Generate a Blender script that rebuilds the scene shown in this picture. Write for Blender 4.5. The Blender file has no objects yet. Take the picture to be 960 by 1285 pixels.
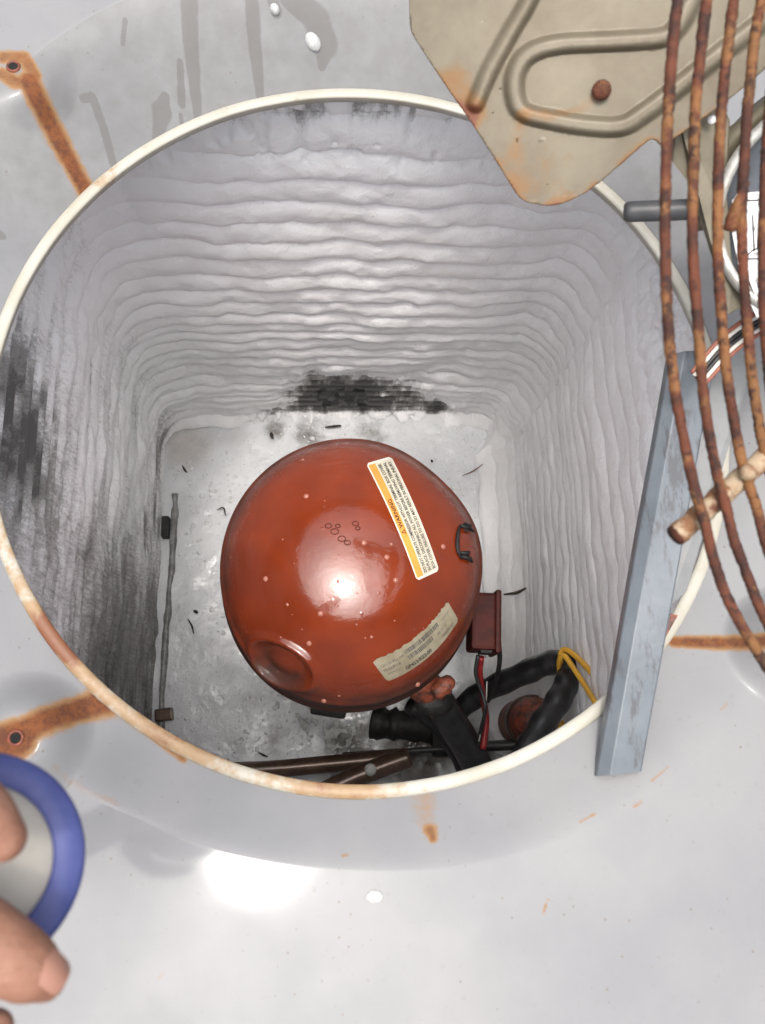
import bpy, bmesh, math, random
import numpy as np
from mathutils import Vector, Matrix
from mathutils.bvhtree import BVHTree
random.seed(7)
R = math.radians
SC = bpy.context.scene
COL = SC.collection

# ------------------------------------------------------------------ camera
F, CX, CY, H = 1074.0, 480.0, 642.5, 0.62          # focal length in photo pixels, principal point, height over the rim
CAMXY = (-0.0345, -0.2600)
def cam_axes(nad=(405, 940)):
    d = np.array([(nad[0]-CX)/F, -(nad[1]-CY)/F, -1]); d /= np.linalg.norm(d)
    py = -(527-CY)/F
    b = -d[0]/(d[2]-py*d[1]); a = -py*b
    X = np.array([1, a, b]); X /= np.linalg.norm(X)
    Z = -d
    return np.array([X, np.cross(Z, X), Z])
AX = cam_axes()
CAM = Vector((CAMXY[0], CAMXY[1], H))
cd = bpy.data.cameras.new('camera'); cam = bpy.data.objects.new('camera', cd); COL.objects.link(cam)
m3 = Matrix([list(r) for r in AX])
cam.matrix_world = Matrix.Translation(CAM) @ m3.to_4x4()
cd.sensor_fit = 'VERTICAL'; cd.sensor_height = 36; cd.lens = F/1285*36
cd.clip_start = 0.02; cd.clip_end = 1000
cd.dof.use_dof = True; cd.dof.focus_distance = 0.95; cd.dof.aperture_fstop = 16
SC.camera = cam

# ------------------------------------------------------------------ sky, sun, exposure
SUN_DIR = Vector((-0.068, -0.098, 0.992)).normalized()       # towards the sun
w = bpy.data.worlds.new('World'); SC.world = w; w.use_nodes = True
nt = w.node_tree; nt.nodes.clear()
sky = nt.nodes.new('ShaderNodeTexSky'); sky.sky_type = 'NISHITA'; sky.sun_disc = False
sky.sun_elevation = math.asin(SUN_DIR.z); sky.sun_rotation = math.atan2(SUN_DIR.x, SUN_DIR.y)
sky.dust_density = 8.0; sky.air_density = 1.0
hs = nt.nodes.new('ShaderNodeHueSaturation'); hs.inputs['Saturation'].default_value = 0.36
bg = nt.nodes.new('ShaderNodeBackground'); bg.inputs['Strength'].default_value = 0.15
wo = nt.nodes.new('ShaderNodeOutputWorld')
nt.links.new(sky.outputs[0], hs.inputs['Color']); nt.links.new(hs.outputs[0], bg.inputs[0]); nt.links.new(bg.outputs[0], wo.inputs[0])
sl = bpy.data.lights.new('sun', 'SUN'); sl.energy = 0.62; sl.angle = R(6.5); sl.color = (1, .96, .9)
so = bpy.data.objects.new('sun', sl); COL.objects.link(so)
so.rotation_euler = SUN_DIR.to_track_quat('Z', 'Y').to_euler(); so.location = (0, 0, 3)
SC.view_settings.view_transform = 'Standard'; SC.view_settings.look = 'None'
SC.view_settings.gamma = 1; SC.view_settings.use_curve_mapping = False
SC.view_settings.exposure = 0.84

# ------------------------------------------------------------------ helpers
def ray(px, py):
    v = np.array([(px-CX)/F, -(py-CY)/F, -1.0])
    return Vector((AX @ v).tolist())
def P(px, py, z):                       # point of the place at height z seen at that spot
    v = ray(px, py); return CAM + v*((z-H)/v.z)
def U(px, py, d):                       # point at distance d along the view axis
    return CAM + ray(px, py)*d
_rng = np.random.RandomState(3)
_L = _rng.rand(256, 256)
def vn(x, y, s=0):
    x = np.asarray(x, float)+s*17.31; y = np.asarray(y, float)+s*9.77
    xi = np.floor(x).astype(int); yi = np.floor(y).astype(int)
    fx = x-xi; fy = y-yi; fx = fx*fx*(3-2*fx); fy = fy*fy*(3-2*fy)
    a = _L[xi % 256, yi % 256]; b = _L[(xi+1) % 256, yi % 256]
    c = _L[xi % 256, (yi+1) % 256]; d = _L[(xi+1) % 256, (yi+1) % 256]
    return (a*(1-fx)+b*fx)*(1-fy)+(c*(1-fx)+d*fx)*fy
def fbm(x, y, s=0, o=4):
    r = 0; a = .5; t = 0
    for k in range(o):
        r = r+a*vn(np.asarray(x)*2**k, np.asarray(y)*2**k, s+k*3.1); t += a; a *= .5
    return r/t
def sstep(a, b, x):
    t = np.clip((np.asarray(x, float)-a)/(b-a), 0, 1); return t*t*(3-2*t)

def link(name, me, mat=None, parent=None, smooth=True):
    o = bpy.data.objects.new(name, me); COL.objects.link(o)
    if mat: me.materials.append(mat)
    if parent: o.parent = parent
    if smooth and len(me.polygons): me.polygons.foreach_set('use_smooth', [True]*len(me.polygons))
    return o
def mesh(name, v, f, mat=None, parent=None, smooth=True):
    me = bpy.data.meshes.new(name); me.from_pydata([tuple(p) for p in v], [], f); me.update()
    return link(name, me, mat, parent, smooth)
def grid_mesh(name, V, mat=None, parent=None, wrap_u=False, wrap_v=False, flip=False):
    nu, nv = V.shape[:2]
    idx = np.arange(nu*nv).reshape(nu, nv)
    a = idx if wrap_u else idx[:-1]; b = np.roll(idx, -1, 0) if wrap_u else idx[1:]
    if wrap_v: a2, b2 = np.roll(a, -1, 1), np.roll(b, -1, 1)
    else: a, a2, b, b2 = a[:, :-1], a[:, 1:], b[:, :-1], b[:, 1:]
    q = np.stack([a, b, b2, a2], -1).reshape(-1, 4)
    if flip: q = q[:, ::-1]
    me = bpy.data.meshes.new(name)
    me.vertices.add(nu*nv); me.vertices.foreach_set('co', V.reshape(-1).astype(np.float32))
    n = len(q); me.loops.add(n*4); me.loops.foreach_set('vertex_index', q.reshape(-1).astype(np.int32))
    me.polygons.add(n); me.polygons.foreach_set('loop_start', np.arange(0, n*4, 4, dtype=np.int32))
    me.update(calc_edges=True); me.validate()
    return link(name, me, mat, parent)
def attr(o, name, vals):
    a = o.data.attributes.new(name, 'FLOAT', 'POINT'); a.data.foreach_set('value', np.asarray(vals, np.float32).reshape(-1))
def spline(pts, n):
    pts = [Vector(p) for p in pts]
    p = [pts[0]*2-pts[1]]+pts+[pts[-1]*2-pts[-2]]
    out = []; k = len(pts)-1
    for i in range(n+1):
        t = i/n*k; j = min(int(t), k-1); t -= j
        a, b, c, d = p[j:j+4]
        out.append(.5*((2*b)+(c-a)*t+(2*a-5*b+4*c-d)*t*t+(3*b-3*c+d-a)*t**3))
    return out
def sweep(path, rad, n=12, caps=True, jitter=0, seed=0):
    """tube verts/faces along path; rad number or list"""
    rd = random.Random(seed)
    m = len(path); rad = rad if hasattr(rad, '__len__') else [rad]*m
    T = [(path[min(i+1, m-1)]-path[max(i-1, 0)]).normalized() for i in range(m)]
    nrm = T[0].orthogonal().normalized(); V = []; Fc = []
    for i in range(m):
        nrm = (nrm-T[i]*nrm.dot(T[i])).normalized(); bn = T[i].cross(nrm)
        for k in range(n):
            a = 2*math.pi*k/n; r = rad[i]*(1+jitter*(rd.random()-.5))
            V.append(path[i]+nrm*math.cos(a)*r+bn*math.sin(a)*r)
    for i in range(m-1):
        for k in range(n):
            k2 = (k+1) % n; Fc.append((i*n+k, i*n+k2, (i+1)*n+k2, (i+1)*n+k))
    if caps: Fc.append(tuple(range(n))[::-1]); Fc.append(tuple((m-1)*n+k for k in range(n)))
    return V, Fc
def tube(name, path, rad, mat, parent=None, n=12, jitter=0, seed=0, caps=True):
    V, Fc = sweep(path, rad, n, caps, jitter, seed); return mesh(name, V, Fc, mat, parent)
def lathe(name, prof, mat, parent=None, n=48, mtx=Matrix()):
    V = []; 
    for r, z in prof:
        for k in range(n):
            a = 2*math.pi*k/n; V.append(mtx @ Vector((r*math.cos(a), r*math.sin(a), z)))
    Fc = [(i*n+k, i*n+(k+1) % n, (i+1)*n+(k+1) % n, (i+1)*n+k) for i in range(len(prof)-1) for k in range(n)]
    return mesh(name, V, Fc, mat, parent)
def slab(name, top, down, mat, parent=None, bev=0.0, smooth=False):
    """closed prism: polygon 'top' extruded by vector 'down'"""
    n = len(top); V = [Vector(p) for p in top]+[Vector(p)+Vector(down) for p in top]
    Fc = [tuple(range(n)), tuple(range(2*n-1, n-1, -1))]+[(i, i+n, (i+1) % n+n, (i+1) % n) for i in range(n)]
    me = bpy.data.meshes.new(name); me.from_pydata([tuple(v) for v in V], [], Fc)
    bm = bmesh.new(); bm.from_mesh(me); bmesh.ops.recalc_face_normals(bm, faces=bm.faces)
    if bev: bmesh.ops.bevel(bm, geom=list(bm.edges), offset=bev, segments=2, affect='EDGES', profile=.6)
    bm.to_mesh(me); bm.free(); me.update()
    return link(name, me, mat, parent, smooth)
def box(name, mtx, sx, sy, sz, mat, parent=None, bev=.001):
    t = [mtx @ Vector(p) for p in ((-sx, -sy, sz), (sx, -sy, sz), (sx, sy, sz), (-sx, sy, sz))]
    return slab(name, t, (mtx.to_3x3() @ Vector((0, 0, -2*sz))), mat, parent, bev)
def thing(name, label, cat, loc=(0, 0, 0), group=None):
    o = bpy.data.objects.new(name, None); COL.objects.link(o); o.empty_display_size = .02
    tag(o, label, cat, group); return o
def tag(o, label, cat, group=None, kind=None):
    o['label'] = label; o['category'] = cat
    if group: o['group'] = group
    if kind: o['kind'] = kind
    return o

# ------------------------------------------------------------------ material helper
class Mt:
    def __init__(s, name, col=(.5, .5, .5), rough=.5, metal=0, coat=0, coat_rough=.05, spec=.5):
        s.m = bpy.data.materials.new(name); s.m.use_nodes = True; s.t = s.m.node_tree; s.b = s.t.nodes['Principled BSDF']
        s.b.inputs['Base Color'].default_value = (*col, 1); s.b.inputs['Roughness'].default_value = rough
        s.b.inputs['Metallic'].default_value = metal; s.b.inputs['Coat Weight'].default_value = coat
        s.b.inputs['Coat Roughness'].default_value = coat_rough; s.b.inputs['Specular IOR Level'].default_value = spec
        s.co = None; s.col = None
    def N(s, t, **k):
        n = s.t.nodes.new(t)
        for a, b in k.items(): setattr(n, a, b)
        return n
    def set(s, sock, v):
        if hasattr(v, 'is_output'): s.t.links.new(v, sock)
        elif hasattr(sock, 'default_value'): sock.default_value = v if not (isinstance(v, tuple) and len(v) == 3 and sock.type == 'RGBA') else (*v, 1)
    def coord(s):
        if not s.co: s.co = s.N('ShaderNodeTexCoord').outputs['Object']
        return s.co
    def mapped(s, scale):
        n = s.N('ShaderNodeMapping'); s.set(n.inputs['Vector'], s.coord()); n.inputs['Scale'].default_value = scale; return n.outputs[0]
    def noise(s, scale, detail=4, rough=.55, vec=None, dist=0):
        n = s.N('ShaderNodeTexNoise'); s.set(n.inputs['Vector'], vec or s.coord())
        n.inputs['Scale'].default_value = scale; n.inputs['Detail'].default_value = detail; n.inputs['Roughness'].default_value = rough
        n.inputs['Distortion'].default_value = dist
        return n.outputs['Fac']
    def voro(s, scale, rnd=1, feature='F1', vec=None):
        n = s.N('ShaderNodeTexVoronoi', feature=feature); s.set(n.inputs['Vector'], vec or s.coord()); n.inputs['Scale'].default_value = scale
        n.inputs['Randomness'].default_value = rnd
        return n.outputs['Distance']
    def attr(s, name):
        n = s.N('ShaderNodeAttribute', attribute_name=name); return n.outputs['Fac']
    def ramp(s, v, a, b, to0=0.0, to1=1.0):
        n = s.N('ShaderNodeMapRange', interpolation_type='SMOOTHSTEP'); s.set(n.inputs[0], v)
        for i, x in enumerate((a, b, to0, to1)): n.inputs[i+1].default_value = x
        return n.outputs[0]
    def math(s, op, a, b=0.0):
        n = s.N('ShaderNodeMath', operation=op); s.set(n.inputs[0], a); s.set(n.inputs[1], b); return n.outputs[0]
    def mix(s, fac, a, b):
        n = s.N('ShaderNodeMix', data_type='RGBA'); s.set(n.inputs[0], fac); s.set(n.inputs[6], a); s.set(n.inputs[7], b); return n.outputs[2]
    def base(s, c): s.set(s.b.inputs['Base Color'], c); s.col = c; return s
    def rough(s, v): s.set(s.b.inputs['Roughness'], v); return s
    def bump(s, h, strength=.3, dist=.002):
        n = s.N('ShaderNodeBump'); s.set(n.inputs['Height'], h); n.inputs['Strength'].default_value = strength; n.inputs['Distance'].default_value = dist
        prev = s.b.inputs['Normal'].links
        if prev: s.t.links.new(prev[0].from_socket, n.inputs['Normal'])
        s.t.links.new(n.outputs[0], s.b.inputs['Normal']); return s

# ---- painted sheet metal of the cabinet top
M_panel = Mt('painted_panel', rough=.5, coat=.35, coat_rough=.075, spec=.25)
q = M_panel
c = q.mix(q.ramp(q.noise(9, 5), .3, .7), (.196, .199, .206), (.232, .230, .233))
c = q.mix(q.ramp(q.noise(160, 3), .62, .75, 0, .35), c, (.18, .17, .163))
sp = q.math('MULTIPLY', q.ramp(q.voro(95), .13, .05), q.ramp(q.noise(14, 2, vec=None), .44, .58))
c = q.mix(q.math('MULTIPLY', sp, .75), c, (.16, .13, .11))
# thin scratches
scv = q.mapped((40, 260, 40)); sc = q.math('MULTIPLY', q.ramp(q.voro(1.0, vec=scv), .10, .03), q.ramp(q.noise(11, 2), .50, .60))
c = q.mix(q.math('MULTIPLY', sc, .5), c, (.25, .22, .2))
grime_shade = q.math('ADD', q.attr('grime_shade'), q.math('MULTIPLY', q.math('SUBTRACT', q.noise(60, 4), .5), .5))
c = q.mix(q.ramp(grime_shade, .35, .8, 0, .75), c, (.15, .148, .145))
drip = q.math('ADD', q.attr('drip'), q.math('MULTIPLY', q.math('SUBTRACT', q.noise(70, 6, .65), .5), .9))
dm = q.ramp(drip, .38, .80, 0, .62); c = q.mix(dm, c, (.115, .108, .102))
rn = q.math('MULTIPLY', q.math('SUBTRACT', q.noise(120, 8, .75), .5), .62)
ru = q.math('ADD', q.attr('rust'), rn)
c = q.mix(q.ramp(ru, .10, .48, 0, .85), c, (.27, .14, .047))
c = q.mix(q.ramp(ru, .35, .85), c, q.mix(q.ramp(q.noise(140, 6, .75), .38, .62), (.18, .064, .024), (.105, .041, .023)))
q.base(c)
q.rough(q.math('ADD', q.math('ADD', q.ramp(q.noise(22, 4), .3, .7, .42, .55), q.math('MULTIPLY', q.ramp(ru, .2, .6), .4)), q.math('MULTIPLY', dm, .1)))
q.set(q.b.inputs['Coat Weight'], q.ramp(ru, .15, .5, .28, 0))
q.bump(q.noise(260, 3), .06, .0015); q.bump(q.noise(7, 2), .05, .01); q.bump(ru, .15, .0015)

# ---- cream rolled lip
M_lip = Mt('cream_lip', rough=.45); q = M_lip
c = q.mix(q.ramp(q.noise(18, 4), .35, .7), (.42, .405, .35), (.36, .335, .27))
c = q.mix(q.ramp(q.noise(70, 5), .6, .72, 0, .5), c, (.30, .25, .19))
ru = q.math('ADD', q.attr('rust'), q.math('MULTIPLY', q.math('SUBTRACT', q.noise(90, 5, .65), .5), 1.1))
c = q.mix(q.ramp(ru, .12, .5, 0, .8), c, (.29, .16, .055)); c = q.mix(q.ramp(ru, .48, .9), c, (.18, .066, .028))
q.base(c); q.bump(q.noise(150, 4), .25, .001)

# ---- foam
M_foam = Mt('cleaning_foam', rough=.55, spec=.35); q = M_foam
c = q.mix(q.ramp(q.noise(16, 5), .3, .7), (.93, .93, .935), (.88, .875, .875))
fl = q.mapped((70, 70, 9))
th = q.math('ADD', q.attr('thin'), q.math('MULTIPLY', q.math('SUBTRACT', q.noise(3.2, 6, .7, vec=fl), .5), .65))
th = q.math('ADD', th, q.math('MULTIPLY', q.math('SUBTRACT', q.noise(420, 4, .7), .5), .5))
c = q.mix(q.ramp(th, .25, .75, 0, .92), c, (.22, .21, .20)); c = q.mix(q.ramp(th, .72, 1.05, 0, .9), c, (.085, .082, .08))
q.base(c)
q.bump(q.noise(330, 5, .65), .35, .0015); q.bump(q.ramp(q.voro(210), .0, .5), .25, .0012); q.bump(q.noise(45, 4), .4, .004)
q.b.inputs['Subsurface Weight'].default_value = .0

M_fin = Mt('coil_fins', rough=.5, metal=.3); q = M_fin
wv = q.N('ShaderNodeTexWave', wave_type='BANDS', bands_direction='DIAGONAL'); q.set(wv.inputs['Vector'], q.mapped((330, 330, 3))); wv.inputs['Scale'].default_value = 1; wv.inputs['Distortion'].default_value = 1.5; wv.inputs['Detail'].default_value = 2
c = q.mix(q.ramp(q.noise(35, 5), .35, .7), (.03, .03, .03), (.14, .135, .13))
c = q.mix(q.ramp(q.noise(300, 4), .58, .75, 0, .6), c, (.22, .21, .2))
q.base(c); q.bump(wv.outputs['Fac'], .6, .002); q.bump(q.noise(200, 4), .4, .002)

# ---- wet pan
M_pan = Mt('wet_pan', rough=.25); q = M_pan
c = q.mix(q.ramp(q.noise(10, 5), .32, .68), (.74, .755, .77), (.63, .64, .655))
c = q.mix(q.ramp(q.noise(55, 5, .65), .5, .72, 0, .6), c, (.76, .76, .765))
c = q.mix(q.math('MULTIPLY', q.ramp(q.voro(120), .16, .06), .55), c, (.16, .15, .14))
dt = q.math('ADD', q.attr('dirt_shade'), q.math('MULTIPLY', q.math('SUBTRACT', q.noise(38, 6, .7), .5), .9))
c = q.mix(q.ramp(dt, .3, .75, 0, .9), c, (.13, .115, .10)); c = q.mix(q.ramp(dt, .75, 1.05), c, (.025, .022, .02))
c = q.mix(q.ramp(q.attr('tan'), .2, .8, 0, .4), c, (.36, .31, .23))
q.base(c); q.rough(q.ramp(q.noise(25, 4), .3, .7, .18, .5))
q.bump(q.noise(70, 5), .22, .003); q.bump(q.ramp(q.voro(170), 0, .5), .25, .0015)

# ---- compressor paint
M_comp = Mt('compressor_paint', rough=.35, coat=1.0, coat_rough=.045, spec=.2); q = M_comp
c = q.mix(q.ramp(q.noise(9, 5), .3, .7), (.235, .034, .007), (.150, .022, .006))
c = q.mix(q.ramp(q.noise(85, 5, .6), .62, .74, 0, .35), c, (.10, .025, .015))
gr = q.math('ADD', q.attr('grime_shade'), q.math('MULTIPLY', q.math('SUBTRACT', q.noise(26, 6, .7), .5), .9))
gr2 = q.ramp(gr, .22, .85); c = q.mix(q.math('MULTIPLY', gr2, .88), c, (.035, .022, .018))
spk = q.math('MULTIPLY', q.ramp(q.voro(48), .11, .05), q.ramp(q.noise(17, 2), .58, .64)); c = q.mix(q.math('MULTIPLY', spk, .12), c, (.4, .2, .15))
spk2 = q.ramp(q.voro(170), .05, .03); c = q.mix(q.math('MULTIPLY', spk2, .5), c, (.03, .012, .01))
q.base(c); q.rough(q.ramp(gr, .2, .8, .25, .6)); q.set(q.b.inputs['Coat Weight'], q.ramp(gr, .2, .75, 1, .12))
q.set(q.b.inputs['Coat Roughness'], q.ramp(q.noise(40, 4), .35, .7, .03, .11))
q.bump(q.noise(6, 2), .12, .01); q.bump(q.math('MULTIPLY', spk, 1.0), .25, .0015); q.bump(q.noise(110, 4), .05, .001)
nb = q.N('ShaderNodeBump'); q.set(nb.inputs['Height'], q.math('ADD', q.noise(90, 4), q.math('MULTIPLY', q.ramp(q.voro(60), .16, .02), .8))); nb.inputs['Strength'].default_value = .22; nb.inputs['Distance'].default_value = .0015
q.t.links.new(nb.outputs[0], q.b.inputs['Coat Normal'])

def simple(name, c1, c2, scale, rough=.5, metal=0, coat=0, bump=.2, bscale=None, spec=.5, dist=.001):
    q = Mt(name, rough=rough, metal=metal, coat=coat, spec=spec)
    q.base(q.mix(q.ramp(q.noise(scale, 5, .65), .35, .68), c1, c2)); q.bump(q.noise(bscale or scale*2, 4), bump, dist); return q
M_blackfoam = simple('black_insulation', (.010, .010, .011), (.025, .025, .026), 60, .38, coat=.3, dist=.002)
M_black = simple('black_grime', (.005, .005, .005), (.018, .016, .015), 50, .6, bump=.6, dist=.003)
M_copper = simple('dull_copper', (.075, .045, .032), (.13, .08, .055), 40, .35, metal=.4, coat=.3)
M_boxred = simple('box_red', (.085, .013, .009), (.04, .009, .007), 40, .55, spec=.25)
M_rustred = simple('rusty_fitting', (.28, .07, .035), (.05, .025, .02), 75, .5, bump=.7, dist=.003)
M_yellow = simple('yellow_wire', (.85, .48, .05), (.75, .40, .05), 80, .45)
M_redwire = simple('red_wire', (.33, .02, .02), (.2, .015, .02), 80, .45)
M_blackwire = simple('black_wire', (.012, .012, .012), (.03, .03, .03), 80, .45)
M_whitewire = simple('white_wire', (.7, .68, .62), (.6, .57, .5), 80, .45)
M_brownwire = simple('brown_wire', (.30, .10, .06), (.2, .07, .05), 80, .5)
M_galv = simple('galvanised_bar', (.15, .168, .186), (.125, .142, .16), 30, .42, metal=.15, bump=.08)
q = M_galv
c = q.mix(q.math('MULTIPLY', q.ramp(q.noise(3.0, 6, .7, vec=q.mapped((34, 7, 34))), .52, .64), .8), q.col, (.08, .08, .085)); q.base(c)
M_galv2 = simple('pale_flange', (.22, .225, .225), (.18, .185, .185), 30, .45, bump=.08)
M_motor = simple('motor_grey', (.07, .08, .095), (.095, .105, .12), 30, .5, bump=.06)
M_silver = simple('silver_rim', (.55, .54, .5), (.36, .34, .3), 70, .4, metal=.5)
M_rod = simple('dark_rod', (.055, .057, .06), (.085, .085, .088), 40, .45, bump=.08)
M_cap = simple('lid_white', (.42, .40, .355), (.33, .31, .275), 26, .55, bump=.1)
M_blue = simple('lid_blue', (.045, .06, .21), (.07, .085, .25), 90, .5, bump=.25)
M_dark = simple('dark_hole', (.004, .004, .004), (.008, .007, .006), 90, .9)
M_twig = simple('dark_twig', (.02, .014, .01), (.05, .03, .02), 300, .7)
M_twigred = simple('reddish_twig', (.16, .04, .02), (.09, .03, .02), 300, .7)
M_drop = simple('foam_drop', (.52, .52, .515), (.40, .40, .395), 400, .3, bump=.5)
M_lace = simple('lacy_foam', (.50, .51, .49), (.36, .36, .34), 90, .45, bump=.5)
M_bubble = Mt('bubble', (.72, .72, .72), .08)
M_bubred = Mt('bubble_on_red', (.42, .17, .12), .06)
M_paper = simple('label_paper', (.66, .62, .50), (.56, .51, .40), 45, .4, coat=.3, bump=.05)
M_orange = simple('label_orange', (.82, .37, .07), (.72, .30, .06), 45, .4, coat=.3, bump=.05)
M_old = simple('label_old', (.36, .325, .235), (.26, .225, .15), 55, .5, bump=.1)
M_ink = Mt('label_ink', (.035, .03, .03), .6)
M_inkred = Mt('label_ink_red', (.09, .014, .008), .6)
M_inkgrey = Mt('label_ink_faded', (.075, .07, .075), .6)
M_white = Mt('motor_label_white', (.80, .80, .80), .45)
M_edge = Mt('label_edge', (.70, .68, .60), .4)

# rust on guard wires
M_rust = Mt('rusty_wire', rough=.75); q = M_rust
c = q.mix(q.ramp(q.noise(45, 5, .65), .35, .65), (.045, .013, .007), (.13, .036, .014))
gold = q.math('MULTIPLY', q.ramp(q.noise(30, 5, .6), .50, .57), q.ramp(q.noise(260, 4), .30, .5))
c = q.mix(q.math('MULTIPLY', gold, .6), c, (.27, .125, .038)); c = q.mix(q.ramp(q.noise(150, 5, .65), .52, .62, 0, .9), c, (.028, .011, .008))
q.base(c); q.bump(q.noise(300, 5, .7), .9, .0015)
M_rod2 = Mt('cream_rusty_spoke', rough=.6); q = M_rod2
c = q.mix(q.ramp(q.noise(85, 5, .7), .42, .60), (.38, .29, .19), (.20, .085, .034)); c = q.mix(q.ramp(q.noise(110, 5, .6), .56, .66), c, (.13, .045, .025))
q.base(c); q.bump(q.noise(220, 4), .7, .0015)

# fan blade metal
M_blade = Mt('aged_blade', rough=.5, metal=.25); q = M_blade
c = q.mix(q.ramp(q.noise(14, 6, .65), .3, .7), (.180, .155, .110), (.115, .092, .060))
c = q.mix(q.ramp(q.noise(60, 5, .6), .58, .75, 0, .5), c, (.19, .163, .112))
ru = q.math('ADD', q.attr('rust'), q.math('MULTIPLY', q.math('SUBTRACT', q.noise(90, 6, .7), .5), .8))
c = q.mix(q.ramp(ru, .2, .62, 0, .85), c, (.19, .095, .03)); c = q.mix(q.ramp(ru, .6, .95), c, (.14, .045, .022))
q.base(c); q.bump(q.noise(130, 4), .12, .001)
M_blade2 = simple('tan_bracket', (.15, .13, .09), (.10, .085, .055), 28, .5, metal=.2, bump=.1)

# skin
M_skin = Mt('skin', rough=.5, spec=.4); q = M_skin
c = q.mix(q.ramp(q.noise(60, 4), .3, .7), (.32, .165, .112), (.265, .125, .08)); c = q.mix(q.ramp(q.noise(600, 3), .5, .7, 0, .35), c, (.20, .085, .052))
q.base(c); q.bump(q.noise(900, 3), .35, .0006); q.bump(q.noise(3.0, 4, vec=q.mapped((60, 240, 120))), .35, .002)
q.b.inputs['Subsurface Weight'].default_value = .15; q.b.inputs['Subsurface Radius'].default_value = (.008, .003, .0015); q.b.inputs['Subsurface Scale'].default_value = .5
M_nail = Mt('nail', (.36, .185, .135), .35)

# ------------------------------------------------------------------ cabinet top: flat panel, sloped ring, rolled lip
RX, RY = .2835, .2866
def ZCF(x, y): return .013+.043*sstep(-.16, .36, y)
CR = [(-180, .358), (-155, .348), (-123, .340), (-96, .336), (-60, .350), (-40, .360), (-10, .365), (30, .372), (60, .376), (90, .378), (125, .376), (150, .368), (180, .358)]
ca = np.array([a for a, _ in CR], float); cr = np.array([r for _, r in CR])
NA = 1500
th = np.linspace(-math.pi, math.pi, NA, endpoint=False)
crs = np.interp(np.degrees(th), ca, cr)
for _ in range(3):
    k = 41; ker = np.ones(k)/k; crs = np.convolve(np.r_[crs[-k:], crs, crs[:k]], ker, 'same')[k:-k]
rimr = 1/np.sqrt((np.cos(th)/RX)**2+(np.sin(th)/RY)**2)
HALF = .52
sqr = HALF/((np.abs(np.cos(th))**10+np.abs(np.sin(th))**10)**.1)
rows = []
LIPW = .005
for t in np.linspace(0, 1, 100):
    rr = (rimr+LIPW)*(1-t)+crs*t
    zc = ZCF(crs*np.cos(th), crs*np.sin(th))
    z = -.002+(zc+.002)*min(1.0, 1.12*t-.12*t**6)
    rows.append((rr, z))
for t in np.linspace(0, 1, 130)[1:]:
    rr = crs*(1-t)+sqr*t; rows.append((rr, ZCF(rr*np.cos(th), rr*np.sin(th))))
for k in range(1, 7):
    a = k/6*math.pi/2; rows.append((sqr+.008*math.sin(a), ZCF(sqr*np.cos(th), sqr*np.sin(th))-.008*(1-math.cos(a))))
rows.append((sqr+.008, np.full(NA, -.04)))
V = np.zeros((len(rows), NA, 3))
for i, (rr, z) in enumerate(rows):
    V[i, :, 0] = rr*np.cos(th); V[i, :, 1] = rr*np.sin(th); V[i, :, 2] = z
tabs = [P(17, 84, .052), P(20, 926, .027), P(1010, 806, .036)]
for tp in tabs:                                    # pressed flat pads round the screw holes
    u = Vector((tp.x, tp.y, 0)).normalized(); dx = V[..., 0]-tp.x; dy = V[..., 1]-tp.y
    al = dx*u.x+dy*u.y; ac = -dx*u.y+dy*u.x
    d = np.sqrt(np.where(al < 0, al, al*.3)**2+ac**2)
    m = 1-sstep(.014, .046, d)
    V[..., 2] = np.maximum(V[..., 2], V[..., 2]*(1-m)+tp.z*m)
cab = thing('air_conditioner', 'pale grey painted metal top of the outdoor unit with a round opening', 'air conditioner')
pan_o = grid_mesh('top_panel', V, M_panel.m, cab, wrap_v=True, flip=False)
bvh = BVHTree.FromPolygons([v.co.copy() for v in pan_o.data.vertices], [tuple(p.vertices) for p in pan_o.data.polygons])
def S(px, py, b=None):
    h = (b or bvh).ray_cast(CAM, ray(px, py).normalized()); return h[0], h[1]
def seg_mask(px_list, wid, soft=.5):
    """soft mask around a polyline whose ends lie on the panel (px given, compared in metres)"""
    pts = [S(*p)[0] or P(*p, .004) for p in px_list]; X, Y = V[..., 0], V[..., 1]; out = np.zeros(X.shape)
    ws = wid if hasattr(wid, '__len__') else [wid]*len(pts)
    for a, b, wa, wb in zip(pts[:-1], pts[1:], ws[:-1], ws[1:]):
        ab = b-a; L2 = ab.x**2+ab.y**2+1e-12
        t = np.clip(((X-a.x)*ab.x+(Y-a.y)*ab.y)/L2, 0, 1)
        d = np.hypot(X-a.x-t*ab.x, Y-a.y-t*ab.y); wd = wa+(wb-wa)*t
        out = np.maximum(out, 1-sstep(wd*(1-soft), wd*(1+soft), d))
    return out
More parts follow.
